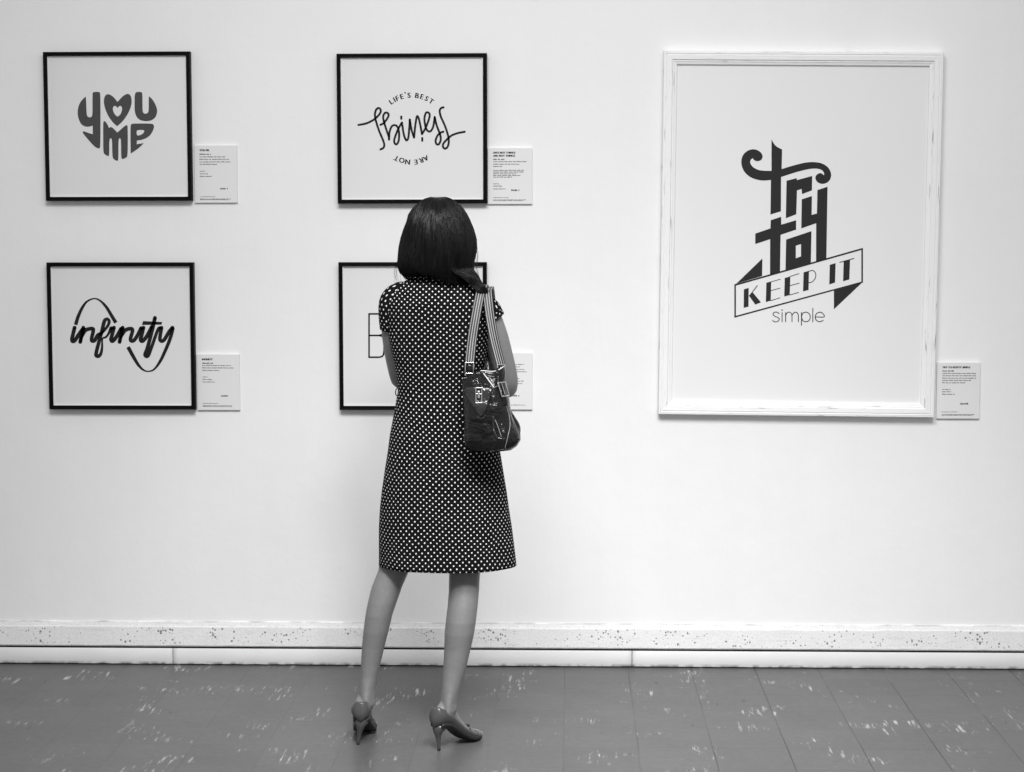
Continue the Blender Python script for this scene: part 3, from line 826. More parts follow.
def framed(key, w, h, prof, fmat, pmat, label, yprint, edge, liner=None):
    cx, cz, ang = DATA['FR'][key]
    ca, sa = math.cos(ang), math.sin(ang)

    def at3(u, v, y):
        return Vector((cx + ca * u - sa * v, y, cz + sa * u + ca * v))
    root = empty('framed_print', (cx, 0, cz - h / 2), label, 'picture', 'framed lettering prints on the wall')
    obj('frame', frame_mesh(at3, w, h, prof), fmat, root)
    pw, ph = w - 2 * edge, h - 2 * edge
    ps = obj('poster', panel(None, pw, ph, -0.004, yprint, at3), pmat, root)
    if liner:
        obj('liner', frame_mesh(at3, pw + 0.001, ph + 0.001, [(0, yprint + .001), (0.0, yprint - 0.004), (liner, yprint - 0.004), (liner, yprint + 0.001)]), M['liner'], root)
    d = DATA['L'][key]
    bm = bmesh.new()
    at = plane_at(cx, cz, ang, yprint - 0.0007)
    for grp in d['polys']:
        flat(bm, [chaikin(l) for l in grp], at)
    for i, s in enumerate(d['strokes']):
        stroke(bm, s, at, square=bool(d.get('square')), butt=i < d.get('butt', 0))
    for ch, x, y, a in d.get('chars', []):
        put_text(bm, ch, d['cap'] / 1000, at, x / 1000, (y + (5 if ch == "'" else 0)) / 1000, math.radians(a), fat=0.0009)
    bmesh.ops.recalc_face_normals(bm, faces=bm.faces)
    for f in bm.faces:
        if f.normal.y > 0:
            f.normal_flip()
    obj('lettering', bm, M[INK[d['col']]], ps)
    return root


SMALL = [(0, -0.002), (0, -0.027), (0.001, -0.0295), (0.003, -0.030), (0.0055, -0.030), (0.0075, -0.0285), (0.0095, -0.030), (0.0125, -0.030),
         (0.0142, -0.0285), (0.0145, -0.004)]
BIG = [(0, -0.002), (0, -0.033), (0.002, -0.0365), (0.009, -0.0375), (0.012, -0.035), (0.015, -0.0375), (0.030, -0.0365), (0.0335, -0.031), (0.036, -0.0315),
       (0.040, -0.029), (0.0465, -0.027), (0.0475, -0.024), (0.0475, -0.004)]
framed('LT', 0.5275, 0.529, SMALL, M['black'], M['print_'],
       'black framed print of YOU ME lettered in a grey heart, upper left of the wall', -0.018, 0.0140, 0.0035)
framed('LB', 0.532, 0.531, SMALL, M['black'], M['print_'],
       'black framed print of the word infinity with looping waves, lower left', -0.018, 0.0140, 0.0035)
framed('MT', 0.5345, 0.530, SMALL, M['black'], M['print_'],
       "black framed print of LIFE'S BEST lettering in a circle above the woman's head", -0.018, 0.0140, 0.0035)
framed('MB', 0.5315, 0.531, SMALL, M['black'], M['print_'],
       'black framed print with a thin letter B, half hidden behind the woman', -0.018, 0.0140, 0.0035)
framed('R', 0.981, 1.289, BIG, M['dist'], M['print_big'],
       'large print in a distressed white frame reading try to KEEP IT simple', -0.018, 0.0470)


# ------------------------------------------------------------------ caption cards
def caption(key, label, titles, paras, rows, price_row, foot):
    x0, x1, z0, z1 = DATA['CARDS'][key]
    w, h = x1 - x0, z1 - z0
    root = empty('caption_card', (x0 + w / 2, 0, z0), label, 'label', 'caption cards beside the prints')
    bm = bmesh.new()
    box(bm, x0, x1, -0.010, -0.0006, z0, z1, bevel=0.0008)
    obj('card', bm, M['card'], root)
    y = -0.0104
    rnd = random.Random(key)
    at = plane_at(x0, z1, 0, y)
    left = 0.125 * w
    bmt = bmesh.new()
    for t, fz in titles:
        put_text(bmt, t, 0.0066, at, left, -fz * h - 0.003, 0, 'l', fat=0.0007)
    obj('title', bmt, M['ink_title'], root) if titles else bmt.free()

    def line(bs, fz, width, ch, x=left):
        # small print far too small to read in the photograph: runs of letter-sized marks
        xx = x
        end = x + width
        while xx < end:
            nl = rnd.randint(3, 8)
            for _ in range(nl):
                cw = ch * rnd.uniform(0.4, 0.65)
                if xx + cw > end:
                    xx = end + 1
                    break
                a, b = -fz * h - ch * 0.4, -fz * h + ch * rnd.choice((0.35, 0.35, 0.6))
                vs = [bs.verts.new(at(u, v)) for u, v in ((xx, a), (xx + cw, a), (xx + cw, b), (xx, b))]
                bs.faces.new(vs)
                xx += cw + ch * 0.2
            xx += ch * 0.6

    def block(name, lines, mat):
        bs = bmesh.new()
        for l in lines:
            line(bs, *l)
        obj(name, bs, mat, root)
    bold = [(fz, fw * w, ch) for fz, fw, ch in paras if ch > 0.004]
    if bold:
        block('subtitle', bold, M['ink_title'])
    block('body_text', [(fz, fw * w, ch) for fz, fw, ch in paras if ch <= 0.004], M['ink_small'])
    block('artist_lines', [(fz, fw * w, ch) for fz, fw, ch in rows], M['ink_small'])
    block('price', [(price_row[0], 0.19 * w, 0.0058, price_row[1] * w)], M['ink_title'])
    block('footnote', [(fz, fw * w, 0.0026) for fz, fw in foot], M['ink_small'])
    return root


P_ = 0.0036
caption('LT', 'white caption card at the lower right corner of the YOU ME print', [('YOU ME', 0.085)],
        [(0.155, 0.27, 0.0045), (0.20, 0.62, P_), (0.243, 0.71, P_), (0.288, 0.73, P_), (0.33, 0.41, P_)],
        [(0.45, 0.13, 0.003), (0.495, 0.21, P_), (0.54, 0.30, P_)], (0.755, 0.60), [(0.895, 0.36), (0.935, 0.72), (0.948, 0.68)])
caption('LB', 'white caption card at the lower right corner of the infinity print', [('INFINITY', 0.09)],
        [(0.16, 0.27, 0.0045), (0.20, 0.68, P_), (0.243, 0.75, P_), (0.288, 0.41, P_)],
        [(0.405, 0.14, 0.003), (0.45, 0.22, P_), (0.495, 0.30, P_)], (0.745, 0.56), [(0.88, 0.36), (0.92, 0.70), (0.935, 0.68)])
caption('MT', "white caption card beside the LIFE'S BEST print", [("LIFE'S BEST THINGS", 0.085), ('ARE NOT THINGS', 0.14)],
        [(0.205, 0.26, 0.0045), (0.245, 0.75, P_), (0.29, 0.60, P_), (0.33, 0.21, P_), (0.40, 0.69, P_), (0.43, 0.69, P_), (0.46, 0.52, P_), (0.49, 0.63, P_), (0.52, 0.43, P_)],
        [(0.64, 0.13, 0.003), (0.68, 0.21, P_), (0.73, 0.29, P_)], (0.755, 0.53), [(0.885, 0.36), (0.925, 0.73), (0.94, 0.68)])
caption('MB', "white caption card half hidden behind the woman's right elbow", [],
        [(0.20, 0.70, P_), (0.243, 0.60, P_), (0.288, 0.70, P_), (0.33, 0.75, P_)],
        [(0.45, 0.60, 0.003), (0.495, 0.69, P_), (0.54, 0.65, P_)], (0.755, 0.53), [(0.92, 0.72)])
caption('R', 'white caption card beside the large white framed print', [('TRY TO KEEP IT SIMPLE', 0.085)],
        [(0.15, 0.29, 0.0045), (0.193, 0.79, P_), (0.235, 0.80, P_), (0.278, 0.79, P_), (0.318, 0.68, P_), (0.36, 0.53, P_)],
        [(0.48, 0.20, P_), (0.52, 0.22, P_), (0.565, 0.30, P_)], (0.735, 0.55), [(0.88, 0.38), (0.925, 0.77), (0.94, 0.72)])

# ------------------------------------------------------------------ the woman
PT = {k: ([Vector(p) for p in v] if isinstance(v, list) else Vector(v)) for k, v in DATA['PT'].items()}
woman = empty('person', (-0.47, -1.05, 0.0), 'woman seen from behind in a black polka dot dress looking at the prints', 'person')


def ell(cx, cy, z, a, b, n=40, p=2.0, fn=None):
    out = []
    for j in range(n):
        th = 2 * PI * j / n + PI / 2            # start and seam at the front (+y)
        c, s = math.cos(th), math.sin(th)
        x = math.copysign(abs(c) ** (2 / p), c) * a
        y = math.copysign(abs(s) ** (2 / p), s) * b
        k = fn(th) if fn else 1.0
        out.append(Vector((cx + x * k, cy + y * k, z)))
    return out


# feet: direction, lateral, footbed profile shared by body and shoes
FEET = dict(L=(Vector((-0.652, -1.076, 0)), Vector((-0.03, 1.0, 0)).normalized(), -0.0105),
            R=(Vector((-0.4075, -1.138, 0)), Vector((0.57, 0.82, 0)).normalized(), 0.0))
BED = [(-0.006, .079), (0.03, .079), (0.06, .072), (0.09, .054), (0.12, .032), (0.15, .0145), (0.17, .009), (0.20, .0085), (0.225, .012)]
WID = [(-0.006, .0), (-0.004, .010), (0.0, .0175), (0.006, .0230), (0.015, .0280), (0.03, .0305), (0.06, .0285), (0.09, .026), (0.12, .030), (0.15, .0365), (0.17, .0375), (0.19, .035),
       (0.205, .029), (0.215, .020), (0.224, .006)]


def interp(tab, s):
    for (a, x), (b, y) in zip(tab[:-1], tab[1:]):
        if s <= b:
            k = (s - a) / (b - a)
            return x + (y - x) * max(0, k)
    return tab[-1][1]


def footpt(side, s, n, z):
    o, d, _ = FEET[side]
    lat = Vector((d.y, -d.x, 0))
    return o + d * (s - 0.025) + lat * n + Vector((0, 0, z))


body = bmesh.new()
# legs
for side, key in (('L', 'LEGL'), ('R', 'LEGR')):
    rows = DATA[key]
    top = [(-0.478, .082, .82, -1.03), (-0.495, .073, .74, -1.03), (-0.512, .062, .65, -1.033)] if side == 'L' else \
          [(-0.338, .082, .82, -1.03), (-0.330, .073, .74, -1.035), (-0.327, .060, .65, -1.048)]
    rr = []
    for x, rx, z, y in top:
        rr.append(ell(x, y, z, rx, rx * 1.05, 24))
    for i, (x, rx, z, y) in enumerate(rows):
        calf = math.exp(-((z - 0.40) / 0.09) ** 2)
        heel = math.exp(-((z - 0.13) / 0.05) ** 2)

        def fn(th, rx=rx, heel=heel):
            # Achilles tendon: the back narrows to a ridge above the heel
            back = max(0, -math.sin(th))
            return 1.0 + heel * (0.22 * back ** 6 - 0.30 * (abs(math.cos(th)) * back) ** 1.0)
        rr.append(ell(x, y - 0.012 * calf, z, rx, rx * (1.04 + 0.10 * calf + 0.10 * heel), 24, fn=fn))
    o, d, _ = FEET[side]
    a = footpt(side, 0.055, 0, 0.095)
    rr.append(ell(a.x, a.y, 0.093, .024, .030, 24))
    loft(body, rr)
    fr = []
    lat = Vector((d.y, -d.x, 0))
    for s, hgt, wd_ in ((0.007, .030, .010), (0.012, .040, .016), (0.03, .058, .0200), (0.05, .075, .0235), (0.07, .074, .0255), (0.09, .064, .0245), (0.12, .046, .0275),
                        (0.15, .031, .033), (0.17, .025, .034), (0.19, .021, .031), (0.205, .017, .024), (0.214, .010, .012)):
        zb = interp(BED, s) + 0.002
        fr.append([footpt(side, s, math.cos(t) * wd_, zb + hgt / 2 + math.sin(t) * hgt / 2) for t in [2 * PI * j / 20 for j in range(20)]])
    loft(body, fr)
    # ankle bones
    xa = rows[-1]
    for sg in (-1, 1):
        ball(body, (xa[0] + sg * 0.0165, xa[3] + 0.004, 0.128 + 0.006 * sg), (.011, .012, .014))

# trunk inside the dress
rr = []
for i, (x, hw, z, hd, cy) in enumerate(DATA['DRESS']):
    if 0.76 < z < 1.425:
        rr.append(ell(x, cy, z, hw * 0.90 - 0.004, hd * 0.90 - 0.004, 36, 2.3))
loft(body, rr)
nk = PT['neck']
loft(body, [ell(nk.x, -1.04, 1.40, .075, .058, 28), ell(nk.x, -1.04, 1.43, .058, .054, 28), ell(nk.x, -1.035, 1.46, .052, .053, 28), ell(nk.x, -1.025, 1.53, .05, .055, 28)])

# head, facing the wall
hx, hy, hz = -0.4105, -1.012, 1.565
ball(body, (hx, hy - 0.004, hz + 0.028), (.072, .090, .078), seg=28, rgs=18)
ball(body, (hx, hy + 0.022, hz - 0.025), (.060, .066, .075), seg=28, rgs=18)
ball(body, (hx, hy + 0.046, hz - 0.080), (.030, .030, .026))
for sg in (-1, 1):
    ball(body, (hx + sg * 0.030, hy + 0.030, hz - 0.062), (.024, .040, .032))          # jaw
    ball(body, (hx + sg * 0.034, hy + 0.062, hz - 0.022), (.022, .022, .020))          # cheek
    ball(body, (hx + sg * 0.072, hy - 0.002, hz - 0.008), (.007, .017, .031), Matrix.Rotation(sg * 0.25, 3, 'Z'))   # ear
    tube(body, [(hx + sg * .014, hy + .084, hz + .022), (hx + sg * .032, hy + .082, hz + .027), (hx + sg * .050, hy + .066, hz + .020)], [.006, .007, .005], 8)
    ball(body, (hx + sg * 0.031, hy + 0.073, hz + 0.006), (.0145, .0115, .0095))       # eye
    ball(body, (hx + sg * 0.010, hy + 0.094, hz - 0.034), (.008, .008, .006))          # nostril wing
tube(body, [(hx, hy + .084, hz + .016), (hx, hy + .095, hz - .008), (hx, hy + .105, hz - .028), (hx, hy + .092, hz - .036)], [.007, .0085, .0105, .007], 10)
ball(body, (hx, hy + 0.087, hz - 0.056), (.021, .009, .0055))
ball(body, (hx, hy + 0.085, hz - 0.066), (.018, .010, .0065))

# arms: upper arms fall forward, forearms fold across the front
aL, aR = PT['armL'], PT['armR']
tube(body, aL, [.036, .042, .0405, .038, .0365, .035], 16)
tube(body, aR, [.020, .027, .039, .039, .0365, .0345], 16)
wL, wR = Vector((-0.405, -0.775, 1.145)), Vector((-0.335, -0.815, 1.105))
tube(body, [aL[-1], aL[-1].lerp(wL, 0.3) + Vector((0, 0, -0.004)), aL[-1].lerp(wL, 0.65), wL], [.035, .0365, .030, .0235], 16, up=Vector((1, 0, 0)))
tube(body, [aR[-1], aR[-1].lerp(wR, 0.3) + Vector((0, 0, -0.004)), aR[-1].lerp(wR, 0.65), wR], [.0345, .0365, .030, .0235], 16, up=Vector((1, 0, 0)))


def hand(bm, wpos, d, nrm, sgn, curl=0.55):
    """Palm, four bent fingers and a thumb. d: towards the fingers, nrm: palm side, sgn: thumb side."""
    d = d.normalized()
    nrm = (nrm - d * nrm.dot(d)).normalized()
    sd = d.cross(nrm) * sgn
    rings = []
    for t, a, b in ((-0.01, .023, .017), (0.015, .029, .0155), (0.045, .037, .0145), (0.07, .040, .0135), (0.086, .037, .011)):
        c = wpos + d * t
        rings.append([c + sd * (math.cos(k) * a) + nrm * (math.sin(k) * b) for k in [2 * PI * j / 18 for j in range(18)]])
    loft(bm, rings)
    for i, (ln, off) in enumerate(((.070, .029), (.078, .0098), (.072, -.0098), (.057, -.029))):
        p = wpos + d * (0.080 - abs(off) * 0.12) + sd * off
        pts, ang = [p], 0.12
        dd = d + sd * off * 2.2
        for f_, st in ((0.46, curl * 0.5), (0.30, curl * 0.9), (0.24, curl * 0.6)):
            ang += st
            p = p + (dd * math.cos(ang) + nrm * math.sin(ang)).normalized() * ln * f_
            pts.append(p)
        tube(bm, pts, [.0088, .0080, .0073, .0062], 10, n=4)
    b0 = wpos + d * 0.022 + sd * 0.024
    tube(bm, [b0, b0 + d * .022 + sd * .020 + nrm * .006, b0 + d * .045 + sd * .026 + nrm * .014, b0 + d * .064 + sd * .022 + nrm * .022], [.013, .0105, .009, .0075], 10, n=4)


# right hand lies on the front of the body, left hand folds over it
hand(body, wR, Vector((-0.9, 0.35, 0.02)), Vector((-0.25, -1, 0.0)), 1.0, 0.35)
hand(body, wL, Vector((0.95, -0.02, -0.14)), Vector((0.0, -1.0, -0.05)), -1.0, 0.45)

me = bpy.data.meshes.new('raw_body')
body.to_mesh(me)
body.free()
tmp = bpy.data.objects.new('raw_body', me)
COL.objects.link(tmp)
md = tmp.modifiers.new('r', 'REMESH')
md.mode = 'VOXEL'
md.voxel_size = 0.0032
sm_ = tmp.modifiers.new('s', 'SMOOTH')
sm_.factor = 0.5
sm_.iterations = 7
dg = bpy.context.evaluated_depsgraph_get()
dg.update()
me2 = bpy.data.meshes.new_from_object(tmp.evaluated_get(dg))
bpy.data.objects.remove(tmp)
bpy.data.meshes.remove(me)
bb = bmesh.new()
bb.from_mesh(me2)
bpy.data.meshes.remove(me2)
for f in bb.faces:
    f.material_index = 0
    f.smooth = True
    c = f.calc_center_median()
    if c.z > 1.45 and c.y > hy + 0.04:
        for sg in (-1, 1):
            if ((c.x - hx - sg * .031) / .012) ** 2 + ((c.z - hz - .006) / .0055) ** 2 < 1:
                f.material_index = 1
        if ((c.x - hx) / .019) ** 2 + ((c.z - hz + .061) / .0075) ** 2 < 1 and c.y > hy + 0.07:
            f.material_index = 2
        if c.z > hz + .022 and c.z < hz + .031 and .012 < abs(c.x - hx) < .052:
            f.material_index = 1
obj('body', bb, [M['skin'], M['eye'], M['lip']], woman, smooth=True)


# ---- dress
def arc_uv(ring, z, v0):
    n = len(ring)
    back = n // 2
    u = [0.0] * (n + 1)
    for j in range(back + 1, n + 1):
        u[j] = u[j - 1] + (ring[j % n] - ring[j - 1]).length
    for j in range(back - 1, -1, -1):
        u[j] = u[j + 1] - (ring[j + 1] - ring[j]).length
    return [(a, v0) for a in u]


rows = [tuple(r) for r in DATA['DRESS']]
dense = []
for i in range((len(rows) - 1) * 4 + 1):
    dense.append(lerp_rows(rows, i / 4))
dr = bmesh.new()
rings, uvs = [], []
vacc = 0.0
prev = None
for x, hw, z, hd, cy in dense:
    hem = max(0.0, min(1.0, (1.02 - z) / 0.46))
    wst = math.exp(-((z - 1.065) / 0.045) ** 2)

    def fn(th, hem=hem, wst=wst, z=z):
        back = abs(math.sin(th)) ** 1.5
        k = 1 + hem * back * (0.022 * math.sin(5 * th + 0.6) + 0.012 * math.sin(9 * th + 2.0 + z * 2))
        k += back * 0.03 * wst * noise.noise(Vector((math.cos(th) * 3, math.sin(th) * 3, z * 42)))
        k += back * 0.010 * noise.noise(Vector((math.cos(th) * 2, math.sin(th) * 2 + 7, z * 9)))
        return k
    p = 2.0 + 0.5 * max(0, min(1, (z - 1.0) / 0.25)) * (1 if z < 1.40 else max(0, (1.445 - z) / 0.045))
    rg = ell(x, cy, z, hw, hd, 96, p, fn)
    if prev is not None:
        vacc += max(0.0015, (rg[48] - prev[48]).length)
    prev = rg
    rings.append(rg)
    uvs.append(arc_uv(rg, z, vacc))
loft(dr, rings, False, False, uv=uvs)
bmesh.ops.recalc_face_normals(dr, faces=dr.faces)
dress = obj('dress', dr, M['dots'], woman, smooth=True, label='black knee length dress with small white polka dots')
sd_ = dress.modifiers.new('thickness', 'SOLIDIFY')
sd_.thickness = 0.0016
sd_.offset = -1

# hem band turned up inside the skirt edge
hb = bmesh.new()
x, hw, z, hd, cy = rows[0]


def hemfn(th, z=z):
    back = abs(math.sin(th)) ** 1.5
    k = 1 + back * (0.022 * math.sin(5 * th + 0.6) + 0.012 * math.sin(9 * th + 2.0 + z * 2))
    return k + back * 0.010 * noise.noise(Vector((math.cos(th) * 2, math.sin(th) * 2 + 7, z * 9)))


# folded collar standing round the neck
cb_ = bmesh.new()
rings, uvs = [], []
v = 0
prof_c = [(1.4385, 0.100, 0.082, -1.047), (1.4455, 0.090, 0.073, -1.045), (1.453, 0.082, 0.067, -1.042), (1.4585, 0.078, 0.064, -1.040), (1.461, 0.075, 0.061, -1.039),
          (1.459, 0.071, 0.058, -1.038), (1.452, 0.069, 0.056, -1.037)]
for i, (z, a, b, cy) in enumerate(prof_c):
    rg = ell(-0.412, cy, z, a, b, 72, 2.0, None)
    for pnt in rg:
        pnt.z += 0.004 * (1 - (pnt.y + 1.04) / 0.07) * 0.5
    if i:
        v += max(0.002, (Vector(rg[36]) - Vector(rings[-1][36])).length)
    rings.append(rg)
    uvs.append([(a_ * 1.0, v) for a_, _ in arc_uv(rg, z, 0)])
loft(cb_, rings, False, False, uv=uvs)
bmesh.ops.recalc_face_normals(cb_, faces=cb_.faces)
obj('collar', cb_, M['dots'], dress, smooth=True)

# cap sleeves
for key, rad in (('sleeveL', [.036, .043, .0485, .0475, .0450]), ('sleeveR', [.030, .036, .0415, .0425, .0425])):
    pts = PT[key]
    pr = catmull([tuple(p) + (r,) for p, r in zip(pts, rad)], 5)
    path = [Vector(p[:3]) for p in pr]
    F = frames(path, Vector((0, 1, 0)))
    rings, uvs = [], []
    v = 0
    for i, (c, (t, s, nn)) in enumerate(zip(path, F)):
        r = pr[i][3]
        if i:
            v += (c - path[i - 1]).length
        gather = max(0, 1 - i / 9)
        rg = [c + s * (math.cos(a) * r) + nn * (math.sin(a) * r * 1.05) * (1 + 0.015 * gather * math.sin(11 * a)) for a in [2 * PI * j / 48 for j in range(48)]]
        rings.append(rg)
        uvs.append(arc_uv(rg, 0, v))
    # fold the cuff inwards
    c, (t, s, nn) = path[-1], F[-1]
    for dr_, dt in ((-0.0015, 0.001), (-0.004, -0.004)):
        r = pr[-1][3] + dr_
        rings.append([c + t * dt + s * (math.cos(a) * r) + nn * (math.sin(a) * r * 1.05) for a in [2 * PI * j / 48 for j in range(48)]])
        uvs.append(arc_uv(rings[-1], 0, v + 0.003))
    bm = bmesh.new()
    loft(bm, rings, True, False, uv=uvs)
    bmesh.ops.recalc_face_normals(bm, faces=bm.faces)
    obj('sleeve', bm, M['dots'], dress, smooth=True)
# thread belt loop at the left of the waist
bm = bmesh.new()
bx = rows[11][0] - rows[11][1]
tube(bm, [(bx + 0.004, -1.045, 1.108), (bx - 0.004, -1.052, 1.099), (bx - 0.005, -1.052, 1.085), (bx + 0.003, -1.045, 1.076)], .0016, 6)
obj('belt_loop', bm, M['dots'], dress, smooth=True)

# ---- hair
HY = -1.045
hrows = [tuple(r) for r in DATA['HAIR']]


def hair_pt(t, th, off=0.0):
    x, hw, z, db = lerp_rows(hrows, t)
    c, s = math.cos(th), math.sin(th)
    zf = z
    if s > 0:
        df = min(0.128, db * 1.3) if z > 1.618 else max(0.035, 0.128 - (1.618 - z) * 3.5)
        y = HY + s * df
    else:
        y = HY + s * db
    ridge = 0.0065 * noise.noise(Vector((c * 5 - t * 0.22, s * 5, t * 0.30))) + 0.0025 * noise.noise(Vector((c * 19, s * 19, t * 0.4)))
    k = min(1.0, t / 3)
    e = (off + ridge * k)
    drop = 0.0
    if t > 12:
        # the back edge hangs lower towards the right shoulder
        cl = 0.030 * c if c > -0.45 else -0.0135 * (1 + c) / 0.55
        drop = (t - 12) / 2 * ((cl if s < 0 else 0) + 0.006 * noise.noise(Vector((c * 9, s * 9, 4))) + 0.004 * noise.noise(Vector((c * 31, s * 31, 4))))
    return Vector((x + c * (hw + e), y + s * e, zf - drop + off * max(0, 1 - t / 3)))


hb_ = bmesh.new()
rings = []
NH = 72
for i in range((len(hrows) - 1) * 3 + 1):
    rings.append([hair_pt(i / 3, 2 * PI * j / NH) for j in range(NH)])
loft(hb_, rings)
# the lock swept forward over the right shoulder
tube(hb_, [PT['lockB'] + Vector((0.0, 0.055, 0.0)), PT['lockB'].lerp(PT['lockC'], 0.5) + Vector((0.0, 0.02, 0.0)), PT['lockC'], PT['lockD'], PT['lockD'] + Vector((0.004, 0.05, 0.012))], [.010, .013, .009, .005, .003], 14, n=6, flat=0.7)
rnd = random.Random(3)


def strand(pts, r):
    path = [Vector(p) for p in pts]
    F = frames(path)
    n = len(path)
    rr = []
    for i, (p, (t, s, nn)) in enumerate(zip(path, F)):
        k = r * min(1.0, 0.5 + i / 2, (n - i) / 3)
        rr.append([p + s * (math.cos(a) * k) + nn * (math.sin(a) * k) for a in (0.3, 0.3 + 2 * PI / 3, 0.3 + 4 * PI / 3)])
    loft(hb_, rr)


T1 = len(hrows) - 1
for k in range(1500):
    th0 = rnd.uniform(-PI * 1.04, PI * 0.04)
    sway = rnd.gauss(0.10, 0.10)
    t0 = rnd.uniform(0.2, 5.0)
    t1 = T1 - rnd.uniform(0, 1.5)
    if rnd.random() < 0.2:
        t1 = T1 + rnd.uniform(0.0, 1.3)
    off = rnd.uniform(-0.0005, 0.0022)
    ph = rnd.uniform(0, 6)
    pts = []
    for i in range(15):
        f = i / 14
        t = t0 + (t1 - t0) * f
        pts.append(hair_pt(t, th0 + sway * f + 0.02 * math.sin(f * 5 + ph), off + 0.0012 * math.sin(f * 4 + ph)))
    strand(pts, rnd.uniform(0.0004, 0.0011))
for k in range(420):
    # strands gathered from the right side of the hair into the lock over the shoulder
    a, b = rnd.uniform(-1, 1), rnd.uniform(0, 1)
    th = rnd.uniform(-1.25, -0.25)
    t0 = rnd.uniform(5.5, 9.0)
    p0, p1, p2 = hair_pt(t0, th, 0.0005), hair_pt(t0 + 1.5, th + 0.05, 0.001), hair_pt(11.3, th + 0.10, 0.001)
    q1 = PT['lockC'] + Vector((a * 0.013, -b * 0.012, a * 0.008))
    q2 = PT['lockD'] + Vector((a * 0.006, -b * 0.006, a * 0.004))
    q3 = PT['lockD'] + Vector((0.008 + a * 0.004, 0.04, 0.008))
    strand(catmull([p0, p1, p2, p2.lerp(q1, 0.55) + Vector((0.002, -0.003, 0)), q1, q2, q3], 3), rnd.uniform(0.0004, 0.001))
for k in range(16):
    # flyaways on the left edge and beside the right cheek
    if k % 2:
        x0 = -0.515 + rnd.uniform(-0.006, 0.004)
        pts = [(x0 + 0.006, HY - .03, 1.56), (x0 - 0.008, HY - .03, 1.51), (x0 - 0.010 - rnd.uniform(0, .02), HY - .02, 1.46), (x0 - 0.006 - rnd.uniform(0, .022), HY - .01, 1.42)]
    else:
        x0 = -0.298 + rnd.uniform(-0.004, 0.005)
        pts = [(x0, HY - .03, 1.56), (x0 + 0.008, HY - .03, 1.51), (x0 + rnd.uniform(0, .01), HY - .04, 1.47), (x0 + 0.018, HY - .05, 1.43)]
    strand(catmull(pts, 4), 0.0003)
obj('hair', hb_, M['hair'], woman, smooth=True, label='long straight black hair')

# ---- shoes
TOP = [(-0.006, .060), (-0.003, .060), (0.0, .059), (0.03, .046), (0.06, .037), (0.09, .029), (0.12, .024), (0.139, .022)]
VAMP = [(0.141, .031), (0.15, .031), (0.17, .027), (0.19, .023), (0.205, .019), (0.215, .014), (0.224, .006)]


def section(side, s, grow=0.0):
    zb = interp(BED, s)
    w = interp(WID, s) + grow
    if s < 0.140:
        A = math.radians(112 + 20 * max(0, min(1, (0.085 - s) / 0.06)))
        top = interp(TOP, s)
    else:
        A = PI * min(1.0, (112 + (s - 0.140) / 0.012 * 68) / 180)
        top = interp(VAMP, s)
    H = (top + grow) / (1 - math.cos(A))
    pts = []
    for j in range(25):
        a = -A + 2 * A * j / 24
        n = math.copysign(abs(math.sin(a)) ** (0.95 if s < 0.08 else 0.8), math.sin(a)) * w
        h = H * (1 - math.cos(a))
        # the counter bulges behind the heel and leans in again at its top edge
        rel = h / (top + grow)
        ds = max(0, 1 - s / 0.05) * (0.011 * rel ** 2.2 + 0.020 * max(0, 0.30 - rel)) if s < 0.05 else 0
        pts.append(footpt(side, s + ds, n, zb + h - grow * 0.5))
    return pts


